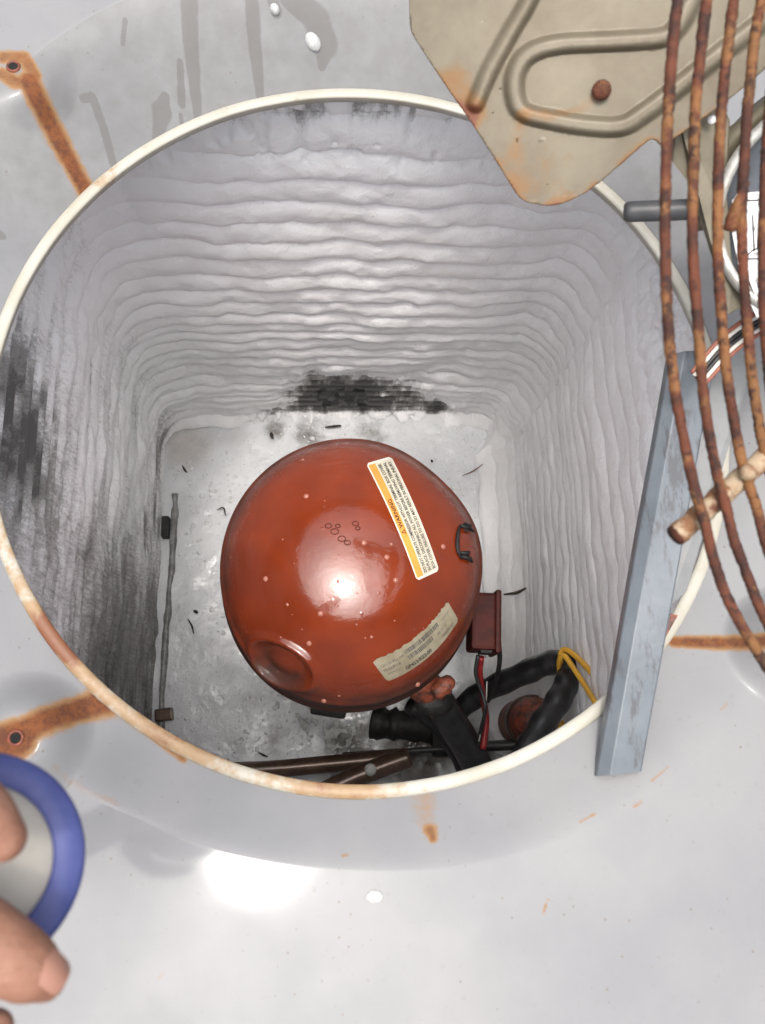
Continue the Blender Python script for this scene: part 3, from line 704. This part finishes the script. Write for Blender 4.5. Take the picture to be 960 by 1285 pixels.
o = tube('lead_wire', spline(PZ([(604, 825, -.535), (602, 845, -.56), (607, 880, -.60), (610, 905, -.59), (606, 940, -.585)]), 30), .0045, M_redwire.m, None, 8); tag(o, 'dark red lead dropping from the terminal box', 'wire', 'compressor leads')
o = tube('lead_wire', spline(PZ([(626, 805, -.50), (627, 830, -.53), (622, 855, -.57), (612, 880, -.62)]), 24), .0034, M_blackwire.m, None, 8); tag(o, 'black lead hanging from the box cover', 'wire', 'compressor leads')
o = tube('cross_pipe', spline(PZ([(430, 948, -.72), (520, 942, -.71), (600, 937, -.70), (660, 934, -.69)]), 24), [.0045]*15+[.008]*10, M_blackwire.m, None, 10); tag(o, 'thin black pipe running right, thicker at its far end', 'pipe')
o = thing('copper_pipe', 'brown copper pipe stub ending open beside the pan front', 'pipe')
tube('pipe_body', spline(PZ([(395, 1000, -.66), (440, 978, -.66), (480, 962, -.66), (514, 950, -.66)]), 24), .0145, M_copper.m, o, 18)
lathe('pipe_end', [(.0, .0), (.012, .0), (.0148, -.002), (.0148, -.006)], M_copper.m, o, 20, Matrix.Translation(P(514.3, 950, -.66)) @ (P(514, 950, -.66)-P(480, 962, -.66)).to_track_quat('Z', 'Y').to_matrix().to_4x4())
o = tube('long_pipe', spline(PZ([(250, 968, -.69), (330, 966, -.69), (420, 958, -.69), (480, 952, -.69), (500, 950, -.70)]), 24), .0125, M_copper.m, None, 18); tag(o, 'long dark brown pipe lying across the front of the pan', 'pipe')
# foot of dark grime between compressor and pipes
bk = thing('mount_bracket', 'black grimy mounting bracket under the front of the compressor', 'bracket')
tube('plate', spline(PZ([(468, 905, -.795), (485, 908, -.79), (510, 910, -.785), (540, 912, -.785), (560, 925, -.79)]), 22), [.018+.010*float(vn(i*.7, 3.0, 8)) for i in range(23)], M_black.m, bk, 16, .1, 4)
box('grommet', Matrix.Translation(P(565, 925, -.77)), .03, .03, .012, M_black.m, bk, .006)

def lacy(name, poly, z, label, seed, hol):
    rd = random.Random(seed); pts = [P(x, y, z) for x, y in poly]; xs = [p.x for p in pts]; ys = [p.y for p in pts]
    holes = [(rd.uniform(min(xs), max(xs)), rd.uniform(min(ys), max(ys)), rd.choice([.003, .004, .005, .007])) for _ in range(hol)]
    def inside(x, y):
        c = False; j = len(pts)-1
        for i in range(len(pts)):
            if (pts[i].y > y) != (pts[j].y > y) and x < (pts[j].x-pts[i].x)*(y-pts[i].y)/(pts[j].y-pts[i].y)+pts[i].x: c = not c
            j = i
        return c
    g = .0011; V_ = []; F_ = []; idx = {}
    nx = int((max(xs)-min(xs))/g); ny = int((max(ys)-min(ys))/g)
    for i in range(nx):
        for j in range(ny):
            x = min(xs)+(i+.5)*g; y = min(ys)+(j+.5)*g
            if not inside(x, y) or any((x-a)**2+(y-b)**2 < r*r for a, b, r in holes): continue
            f_ = []
            for (di, dj) in ((0, 0), (1, 0), (1, 1), (0, 1)):
                k = (i+di, j+dj)
                if k not in idx: idx[k] = len(V_); V_.append((min(xs)+k[0]*g, min(ys)+k[1]*g, z+.003*float(vn(k[0]*.2, k[1]*.2, 4))))
                f_.append(idx[k])
            F_.append(tuple(f_))
    o = mesh(name, V_, F_, M_lace.m); md = o.modifiers.new('thick', 'SOLIDIFY'); md.thickness = .0015
    md2 = o.modifiers.new('sm', 'SMOOTH'); md2.iterations = 4
    tag(o, label, 'foam', 'lacy foam scraps'); return o
lacy('foam_scrap', [(370, 895), (385, 893), (400, 905), (398, 912), (388, 910), (387, 922), (378, 915)], -.745, 'narrow scrap of lacy foam left of the bracket', 5, 10)
lacy('foam_scrap', [(405, 903), (445, 905), (448, 920), (452, 930), (440, 933), (428, 946), (410, 938), (407, 925)], -.742, 'larger holed scrap of lacy foam against the bracket', 8, 22)
fb = lathe('foam_blob', [(.0, .007), (.005, .006), (.008, .003), (.009, -.002)], M_lace.m, None, 14, Matrix.Translation(P(465, 966, -.646))); tag(fb, 'small blob of foam stuck on the copper pipe', 'foam')

# debris
def twig(pts, r, mat, label, z=D+.012):
    o = tube('twig', spline([P(x, y, z) for x, y in pts], 8), [r*(.6+.5*math.sin(i/8*3.1)) for i in range(9)], mat, None, 6, .3, 3); tag(o, label, 'twig', 'debris on the pan')
twig([(580, 597), (594, 591), (609, 580)], .0010, M_twigred.m, 'thin reddish twig on the pan right of the dome')
twig([(229, 584), (232, 590), (235, 593)], .0016, M_twig.m, 'short dark twig in the upper left of the pan')
twig([(272, 640), (280, 637), (283, 647)], .0012, M_twig.m, 'tiny forked twig left of the compressor')
twig([(236, 777), (241, 786), (243, 795)], .0013, M_twig.m, 'curved dark twig in the lower left of the pan')
twig([(243, 766), (248, 769)], .0025, M_twig.m, 'dark speck of bark just above the curved twig')
twig([(632, 746), (648, 744), (660, 738)], .0024, M_twig.m, 'dark twig poking out past the terminal box', D+.09)
twig([(662, 752), (672, 746)], .0013, M_twigred.m, 'tiny brown chip to the right of the terminal box', D+.04)
twig([(700, 747), (708, 745)], .0026, M_twig.m, 'dark chip stuck to the right foam wall', -.66)
twig([(646, 873), (652, 866)], .0035, M_twig.m, 'black crumb on the pan between the hoses')
twig([(324, 944), (336, 950)], .0013, M_twig.m, 'dark sliver on the pan near the front pipes')
twig([(340, 543), (342, 550)], .003, M_twig.m, 'dark crumb at the foot of the back wall')
twig([(408, 536), (428, 534)], .002, M_twig.m, 'flat dark sliver at the foot of the back wall')
twig([(541, 577), (543, 580)], .0022, M_twig.m, 'dark speck on the pan above the dome shoulder')
def drop(px, py, rx, ry, rot, label, h=.004):
    c_, nrm = S(px, py); nrm = Vector(nrm); nrm = nrm if nrm.z > 0 else -nrm
    m = Matrix.Translation(c_) @ nrm.to_track_quat('Z', 'Y').to_matrix().to_4x4() @ Matrix.Rotation(rot, 4, 'Z') @ Matrix.Diagonal((rx, ry, h, 1))
    o = lathe('foam_drop', [(.0, 1), (.45, .92), (.8, .6), (.97, .2), (1, -.2)], M_drop.m, None, 20, m); tag(o, label, 'foam drop', 'foam drops on the top panel')
drop(393, 53, .006, .0085, .5, 'white foam drop on the upper slope inside a grey stain')
drop(345, 12, .004, .005, .3, 'small foam drop at the top edge of the picture')
drop(470, 1125, .006, .0042, 0, 'flat white drop on the front panel', .0016)

# ------------------------------------------------------------------ grey bar standing across the right rim
bar = thing('support_bar', 'pale blue-grey metal bar leaning across the right side of the opening', 'bar')
def bar_prism(name, l0, r0, l1, r1, z0, z1, thick, mat, parent, bev):
    A, B = P(*l0, z0), P(*r0, z0); C_, D2 = P(*r1, z1), P(*l1, z1)
    return slab(name, [A, B, C_, D2], (0, 0, -thick), mat, parent, bev)
def channel(name, a0, b0, a1, b1, z0, z1, mat, parent):
    """folded sheet: flat face with chamfered side walls"""
    A0, B0, A1, B1 = P(*a0, z0), P(*b0, z0), P(*a1, z1), P(*b1, z1); V_ = []; nS = 2
    prof = [(0.0, -.016), (0.0, -.0075), (.02, -.0062), (.20, -.0012), (.23, -.0004), (.26, 0), (.93, 0), (.97, -.0008), (.99, -.0022), (1.0, -.004), (1.0, -.016), (.94, -.016), (.94, -.004), (.25, -.004), (.06, -.009), (.06, -.016)]
    nl = 30
    for i in range(nl+1):
        t = i/nl; A = A0.lerp(A1, t); B = B0.lerp(B1, t)
        for s_, dz in prof: V_.append(A.lerp(B, s_)+Vector((0, 0, dz+.0006*math.sin(t*9+s_*4))))
    m = len(prof); F_ = [(i*m+k, i*m+(k+1) % m, (i+1)*m+(k+1) % m, (i+1)*m+k) for i in range(nl) for k in range(m)]
    return mesh(name, V_, F_, mat, parent, False)
channel('bar_face', (752, 974), (807, 968), (846, 440), (902, 440), .018, .085, M_galv.m, bar)
bar_prism('flange', (838, 764), (862, 742), (890, 440), (950, 440), .034, .074, .0025, M_galv2.m, bar, .0008)
bar_prism('foot_tab', (826, 800), (834, 803), (842, 770), (851, 772), .020, .024, .002, M_rustred.m, bar, .0005)
sl_c, sl_n = S(781, 974)
#o = lathe('bar_slot', [(0, .0006), (.85, .0006), (1, .0004), (1.08, -.001)], M_dark.m, pan_o, 24, Matrix.Translation(sl_c) @ Matrix.Rotation(.0, 4, 'Z') @ Vector(sl_n if sl_n.z > 0 else -sl_n).to_track_quat('Z', 'Y').to_matrix().to_4x4() @ Matrix.Diagonal((.0165, .004, 1, 1)))

# ------------------------------------------------------------------ fan assembly lifted out at the right
guard = thing('fan_guard', 'rusty wire fan guard lifted up at the right edge', 'fan guard')
W = [
 [(862, -90), (856, -40), (850.3, 0), (845, 47), (840.5, 105), (838, 149), (836, 201), (835, 245), (834.7, 300), (836, 358), (839, 417), (845, 475), (854.5, 533), (866, 589), (874, 623), (885, 658), (895, 700), (909, 742), (926, 777), (947, 812), (966, 842), (1000, 890)],
 [(900, -90), (893, -40), (887, 0), (881, 47), (878, 82), (873, 128), (871, 187), (869.3, 245), (869, 300), (872, 358), (876.7, 417), (881, 475), (888, 533), (897.7, 585), (904, 612), (912, 640), (921, 677), (933, 709), (947, 747), (962, 780), (1000, 850)],
 [(935, -90), (928, -40), (921, 0), (915, 47), (909, 98), (905, 145), (902, 201), (901, 245), (900.5, 300), (902, 347), (907, 417), (913, 477), (922, 533), (931, 580), (941, 612), (950, 639), (962, 685), (985, 745)],
 [(972, -90), (963, -40), (956, 0), (947, 47), (942, 98), (937, 149), (934, 201), (931.5, 245), (931, 300), (934, 358), (938.5, 417), (944, 475), (952.5, 533), (960, 570), (975, 625)],
 [(985, 0), (975, 60), (966, 130), (961, 200), (958.5, 260), (957.5, 320), (958.5, 393), (963, 450), (970, 520)]]
for k, pl in enumerate(W):
    dq = .335+.006*k
    pts = spline([U(x, y, dq+.00002*(y-300)) for x, y in pl], 220)
    tube('ring_wire', pts, [.0022*(1+.12*(vn(i*.3, k*5.0, 2)+.6*vn(i*.9, k*7.0, 4)-.8)) for i in range(221)], M_rust.m, guard, 10, .20, k)
dq = .352
sp_ = [U(848, 672, dq), U(872, 652, dq+.001), U(905, 622, dq+.004), U(935, 596, dq+.007), U(975, 562, dq+.010), U(1030, 515, dq+.014)]
spk_ = tube('spoke', spline(sp_, 40), [.0046*(1+.05*math.sin(i*.9)) for i in range(41)], M_rod2.m, guard, 14, .10, 4)
tube('spoke_end', [U(846.5, 673, dq-.0002), U(849, 671, dq)], [.0044, .0046], M_rust.m, spk_, 14)
for (x, y, k) in [(880, 645, 0), (910, 618, 1), (940, 592, 2)]:
    o = lathe('weld', [(0, .0022), (.002, .0018), (.0034, .0), (.003, -.003)], M_rod2.m, guard, 10, Matrix.Translation(U(x, y, dq-.004)))
tube('bent_stub', spline([U(936, 228, .348), U(929, 250, .350), U(921, 272, .352), U(914, 290, .354)], 12), [.0018, .0019, .002, .0022, .0024, .0026, .0028, .003, .003, .003, .003, .0028, .0024], M_rust.m, guard, 8, .2, 2)

# blade : stamped sheet traced as an outline, with its own curvature and pressed beads
blade = thing('cooling_fan', 'tan stamped metal fan blade hanging over the top right of the opening', 'fan blade')
outline = [(520, -120), (515, -40), (514, 5), (516, 38), (528, 60), (558, 106), (590, 152), (622, 202), (646, 240), (655, 250), (668, 255.5), (690, 258), (712, 253), (742, 237), (778, 207), (812, 178), (822, 176), (830, 182), (842, 176), (880, 150), (930, 112), (985, 60), (1010, 0), (1010, -120)]
def in_poly(x, y, pl):
    c = np.zeros(x.shape, bool); j = len(pl)-1
    for i in range(len(pl)):
        (xi, yi), (xj, yj) = pl[i], pl[j]
        with np.errstate(divide='ignore', invalid='ignore'):
            c ^= ((yi > y) != (yj > y)) & (x < (xj-xi)*(y-yi)/(yj-yi+1e-9)+xi)
        j = i
    return c
def pl_dist(x, y, pl):
    d = np.full(x.shape, 1e9)
    for a, b in zip(pl[:-1], pl[1:]):
        ax, ay = a; bx, by = b; L2 = (bx-ax)**2+(by-ay)**2+1e-9
        t = np.clip(((x-ax)*(bx-ax)+(y-ay)*(by-ay))/L2, 0, 1); d = np.minimum(d, np.hypot(x-ax-t*(bx-ax), y-ay-t*(by-ay)))
    return d
def curve2(pl, n=60): return [(p.x, p.y) for p in spline([Vector((x, y, 0)) for x, y in pl], n)]
# the sheet's own flat frame: local unit = 1 photo pixel at the blade's distance
bead1 = curve2([(690, -60), (664, 0), (640, 42), (615, 88), (597, 130)]); bead2 = curve2([(890, -60), (866, 5), (846, 38), (826, 48), (770, 52), (700, 56), (664, 68), (648, 90), (646, 118), (656, 140), (690, 150), (740, 158), (780, 158), (808, 142), (850, 110), (900, 70), (950, 32), (1000, -10)], 160)
ol = curve2(outline+[outline[0]], 400)
# triangulate: fine grid points inside + snapped outline
g = 3.0
gxs, gys = np.meshgrid(np.arange(510, 1012, g), np.arange(-120, 262, g), indexing='ij')
bm = bmesh.new()
ov = [bm.verts.new((x, y, 0)) for x, y in ol[:-1]]
for a, b in zip(ov, ov[1:]+ov[:1]): bm.edges.new((a, b))
fc = bmesh.ops.triangle_fill(bm, edges=list(bm.edges), use_dissolve=False)
bmesh.ops.recalc_face_normals(bm, faces=bm.faces)
for x0 in np.arange(512, 1012, 3.0):
    bmesh.ops.bisect_plane(bm, geom=list(bm.verts)+list(bm.edges)+list(bm.faces), plane_co=(x0, 0, 0), plane_no=(1, 0, 0))
for y0 in np.arange(-120, 262, 3.0):
    bmesh.ops.bisect_plane(bm, geom=list(bm.verts)+list(bm.edges)+list(bm.faces), plane_co=(0, y0, 0), plane_no=(0, 1, 0))
bmesh.ops.remove_doubles(bm, verts=list(bm.verts), dist=.9)
bmesh.ops.triangulate(bm, faces=list(bm.faces))
vx = np.array([v.co.x for v in bm.verts]); vy = np.array([v.co.y for v in bm.verts])
hgt = .0042*(1-sstep(3, 12.5, pl_dist(vx, vy, bead1)))+.0045*(1-sstep(4, 14, pl_dist(vx, vy, bead2)))
edge = pl_dist(vx, vy, ol)
BD = .47
for v, x, y, h_ in zip(bm.verts, vx, vy, hgt):
    d = BD-.00016*(x-700)*.25+.00012*(y-60)+.035*((x-720)/300)**2*.4     # sheet tilted and curved in space
    p = U(x, y, d); n_ = (CAM-p).normalized(); v.co = p+n_*float(h_)
me = bpy.data.meshes.new('blade_sheet'); bmesh.ops.recalc_face_normals(bm, faces=bm.faces); bm.to_mesh(me); bm.free()
bs = link('blade_sheet', me, M_blade.m, blade)
rb = .75*np.exp(-edge/7)*sstep(60, 230, vy)*sstep(.35, .65, fbm(vx/30, vy/30, 41))+.9*np.exp(-(np.hypot(vx-592, vy-140)/22)**2)+.6*np.exp(-(np.hypot(vx-570, vy-100)/24)**2)+.28*np.exp(-(np.hypot(vx-690, vy-215)/55)**2)+.4*np.exp(-(pl_dist(vx, vy, [(752, 118), (735, 135), (690, 146), (660, 142)])/9)**2)+.35*np.exp(-(pl_dist(vx, vy, [(655, 145), (645, 190)])/12)**2)+.25*np.exp(-edge/3)+.5*np.exp(-(np.hypot(vx-640, vy-235)/25)**2)
attr(bs, 'rust', rb.clip(0, 1.1))
md = bs.modifiers.new('thick', 'SOLIDIFY'); md.thickness = .0016; md.offset = 0
fr_ = (CAM-U(755, 113, BD)).normalized()
lathe('rivet', [(.0, .0016), (.003, .0014), (.0048, .0006), (.0053, -.001)], M_rust.m, bs, 20, Matrix.Translation(U(755, 113, BD-.0005)) @ fr_.to_track_quat('Z', 'Y').to_matrix().to_4x4())
# motor, seen end on, with its mounting ring
mot = thing('fan_motor', 'dark grey fan motor with white label behind the rusty guard wires', 'motor')
mc = U(1045, 262, .475); fr_ = (CAM-mc).normalized(); fr_ = (fr_+Vector((-.12, .0, .1))).normalized()
mm = Matrix.Translation(mc) @ fr_.to_track_quat('Z', 'Y').to_matrix().to_4x4()
lathe('motor_can', [(.0, .0), (.045, .0), (.0575, -.002), (.058, -.10), (.0, -.10)], M_motor.m, mot, 64, mm)
lathe('rim', [(.0575, -.006), (.0575, .0015), (.060, .0025), (.0635, .0015), (.064, -.004), (.0625, -.03)], M_silver.m, mot, 64, mm)
# tan bracket: ring sector
V_ = []; F_ = []
for i in range(41):
    a = R(118+i*112/40)
    for (r_, z_) in ((.066, -.020), (.073, -.016), (.079-.004*math.sin(i*.4), -.020), (.081, -.034)):
        V_.append(mm @ Vector((r_*math.cos(a), r_*math.sin(a), z_)))
F_ = [(i*4+k, i*4+k+1, i*4+k+5, i*4+k+4) for i in range(40) for k in range(3)]
br = mesh('mount_ring', V_, F_, M_blade2.m, mot); md = br.modifiers.new('t', 'SOLIDIFY'); md.thickness = .0015
# lower bracket arm
V_ = [U(824, 168, .50), U(845, 205, .50), U(866, 232, .505), U(884, 295, .51), U(900, 345, .51), U(914, 395, .515), U(940, 380, .515), U(925, 300, .505), U(912, 230, .50), U(915, 150, .495), U(900, 120, .49), U(850, 140, .49)]
ar = slab('bracket_arm', V_, fr_*-.003, M_blade2.m, mot, .0006)
for (x, y, r_, mt) in [(893, 150, .0022, M_white), (846, 149, .0045, M_dark)]:
    lathe('bracket_hole', [(0, .0), (r_, .0), (r_*1.1, -.001)], mt.m, ar, 16, Matrix.Translation(U(x, y, .486)) @ fr_.to_track_quat('Z', 'Y').to_matrix().to_4x4())
tube('shaft_rod', spline([U(783, 266, .53), U(810, 265, .528), U(840, 264, .526), U(880, 262, .522)], 20), [.0048, .0060]+[.0063]*19, M_rod.m, mot, 18)
# label on the motor face
def face_pt(px, py, lift=.0012):
    o_ = mm.translation; nz_ = mm.to_3x3() @ Vector((0, 0, 1)); d = ray(px, py); t = (o_-CAM).dot(nz_)/d.dot(nz_); return CAM+d*t+nz_*lift
lp = [(919, 252), (925, 243), (1010, 236), (1010, 400), (950, 398), (938, 372), (926, 330), (919, 290)]
lb = slab('motor_label', [face_pt(*p) for p in lp], -(mm.to_3x3() @ Vector((0, 0, .0006))), M_white.m, mot)
def dash(a, b, wd=.00035):
    tube('label_line', [face_pt(*a, .0016), face_pt(*b, .0016)], wd, M_ink.m, lb, 5)
for a, b in [((926, 252), (1000, 250)), ((936, 325), (1000, 323)), ((945, 270), (947, 315)), ((953, 275), (951, 312)), ((937, 322), (945, 314)), ((945, 314), (958, 309)), ((940, 352), (952, 384))]: dash(a, b)
def face_text(body, x, y, size, rot=0):
    v, f_ = text_mesh(body); c_, s_ = math.cos(rot), math.sin(rot)
    mesh('label_text', [face_pt(x+(vx_*c_-vy_*s_)*size, y-(vx_*s_+vy_*c_)*size, .0016) for vx_, vy_ in v], f_, M_ink.m, lb, False)
face_text('0 0', 944, 290, 9); face_text('MO', 946, 321, 6); face_text('11 11', 942, 311, 7); face_text('CAPACITOR', 952, 345, 5, -1.2); face_text('230V 60HZ', 946, 348, 5, -1.2)
# motor leads: a flat bundle
for k, (mt, nm) in enumerate([(M_brownwire, 'red-brown motor lead, uppermost of the bundle'), (M_whitewire, 'white motor lead under the red-brown one'), (M_blackwire, 'black motor lead in the middle of the bundle'), (M_blackwire, 'second black motor lead below the middle one'), (M_whitewire, 'white motor lead near the lower side of the bundle'), (M_brownwire, 'red-brown motor lead, lowest of the bundle')]):
    o_ = k*5.2
    pts = [(868+o_*.55, 468+o_*.65), (884+o_*.55, 447+o_*.75), (905+o_*.5, 424+o_*.8), (930+o_*.45, 404+o_*.85), (958+o_*.4, 388+o_*.9), (1000+o_*.3, 370+o_*.9)]
    o = tube('motor_lead', spline([U(x, y, .545+.0005*k) for x, y in pts], 24), .0014, mt.m, None, 8); tag(o, nm, 'wire', 'motor leads')

# ------------------------------------------------------------------ hand with the blue-rimmed lid
HD = .225
lidc = U(-36, 1083, HD); ln = (CAM-lidc).normalized(); ln = (ln+Vector((.06, .10, 0))).normalized()
lm = Matrix.Translation(lidc) @ ln.to_track_quat('Z', 'Y').to_matrix().to_4x4()
lid = thing('lid', 'round white lid with a blue rim held in the hand', 'lid')
lathe('blue_rim', [(.0203, -.001), (.0205, .0008), (.0210, .0014), (.0276, .0006), (.0286, .0), (.0290, -.0012), (.0291, -.004), (.0290, -.014), (.0275, -.016), (.0205, -.016)], M_blue.m, lid, 64, lm)
lathe('white_top', [(.0, .0002), (.012, .0), (.0195, -.0006), (.0208, -.0010)], M_cap.m, lid, 48, lm)
tube('scratch', [lm @ Vector((.0240, .0045, .0012)), lm @ Vector((.0270, .0048, .0009))], .0003, M_whitewire.m, lid, 5)
hand_pts = []
def HP(l): return [U(x, y, d) for x, y, d in l]
chains = [
 (HP([(-330, 1080, .240), (-220, 985, .226), (-120, 960, .212), (-60, 992, .207), (-18, 1032, .2075), (4, 1052, .2085)]), [.013, .0110, .0098, .0094, .0088, .0066]),      # index
 (HP([(-330, 1220, .244), (-215, 1180, .222), (-120, 1148, .208), (-50, 1163, .204), (5, 1196, .205), (42, 1220, .207), (56, 1229, .2085)]), [.014, .0125, .0112, .0104, .0098, .0084, .0060]),   # thumb
 (HP([(-320, 1290, .25), (-220, 1320, .238), (-120, 1318, .228), (-40, 1300, .222), (-8, 1292, .222)]), [.012, .0105, .0095, .0085, .006]),   # middle
 (HP([(-340, 1300, .258), (-240, 1370, .25), (-150, 1390, .243), (-70, 1380, .238)]), [.0115, .0098, .0088, .006]),
 (HP([(-370, 1310, .265), (-290, 1400, .262), (-210, 1430, .258), (-140, 1430, .254)]), [.010, .0085, .0075, .005]),
 (HP([(-300, 1180, .243), (-370, 1200, .250), (-450, 1240, .258), (-560, 1300, .270), (-700, 1380, .29)]), [.018, .024, .023, .021, .026]),   # palm, wrist
 (HP([(-310, 1090, .243), (-370, 1150, .252)]), [.014, .018]), (HP([(-310, 1300, .252), (-390, 1260, .258)]), [.014, .018]),
]
HV, HF = [], []
for pts, rad in chains:
    rad = [x*.92 for x in rad]; nseg = 24; sp2 = spline(pts, nseg); rs = np.interp(np.linspace(0, len(rad)-1, nseg+1), range(len(rad)), rad)
    # round end cap
    tdir = (sp2[-1]-sp2[-2]).normalized(); r_e = rs[-1]; ex = []; er = []
    for a in (30, 55, 75, 88): ex.append(sp2[-1]+tdir*r_e*.95*math.sin(R(a))); er.append(r_e*math.cos(R(a)))
    v_, f_ = sweep(sp2+ex, list(rs)+er, 14); b0 = len(HV); HV += v_; HF += [tuple(i+b0 for i in f) for f in f_]
hand = mesh('hand', HV, HF, M_skin.m)
md = hand.modifiers.new('join', 'REMESH'); md.mode = 'VOXEL'; md.voxel_size = .0011; md.use_smooth_shade = True
md = hand.modifiers.new('smooth', 'SMOOTH'); md.iterations = 6; md.factor = .5
tag(hand, 'bare hand at the lower left corner gripping the blue-rimmed lid', 'hand')
nc = U(68, 1214, .2035); nd = (U(85, 1222, .2045)-U(50, 1200, .203)).normalized(); nn_ = (CAM-nc).normalized(); nn_ = (nn_+Vector((.75, .15, -.1))).normalized(); ny = nn_.cross(nd).normalized(); nx = ny.cross(nn_)
nv = []
for i in range(7):
    for j in range(7):
        a = (i/6-.5)*2; b = (j/6-.5)*2; k_ = math.sqrt(max(0, 1-(.75*abs(a))**4))
        nv.append(nc+nx*a*.0052+ny*b*.0042*k_-nn_*(b*b*.0016+a*a*.0009))
nail = mesh('nail', nv, [(i*7+j, (i+1)*7+j, (i+1)*7+j+1, i*7+j+1) for i in range(6) for j in range(6)], M_nail.m, hand)
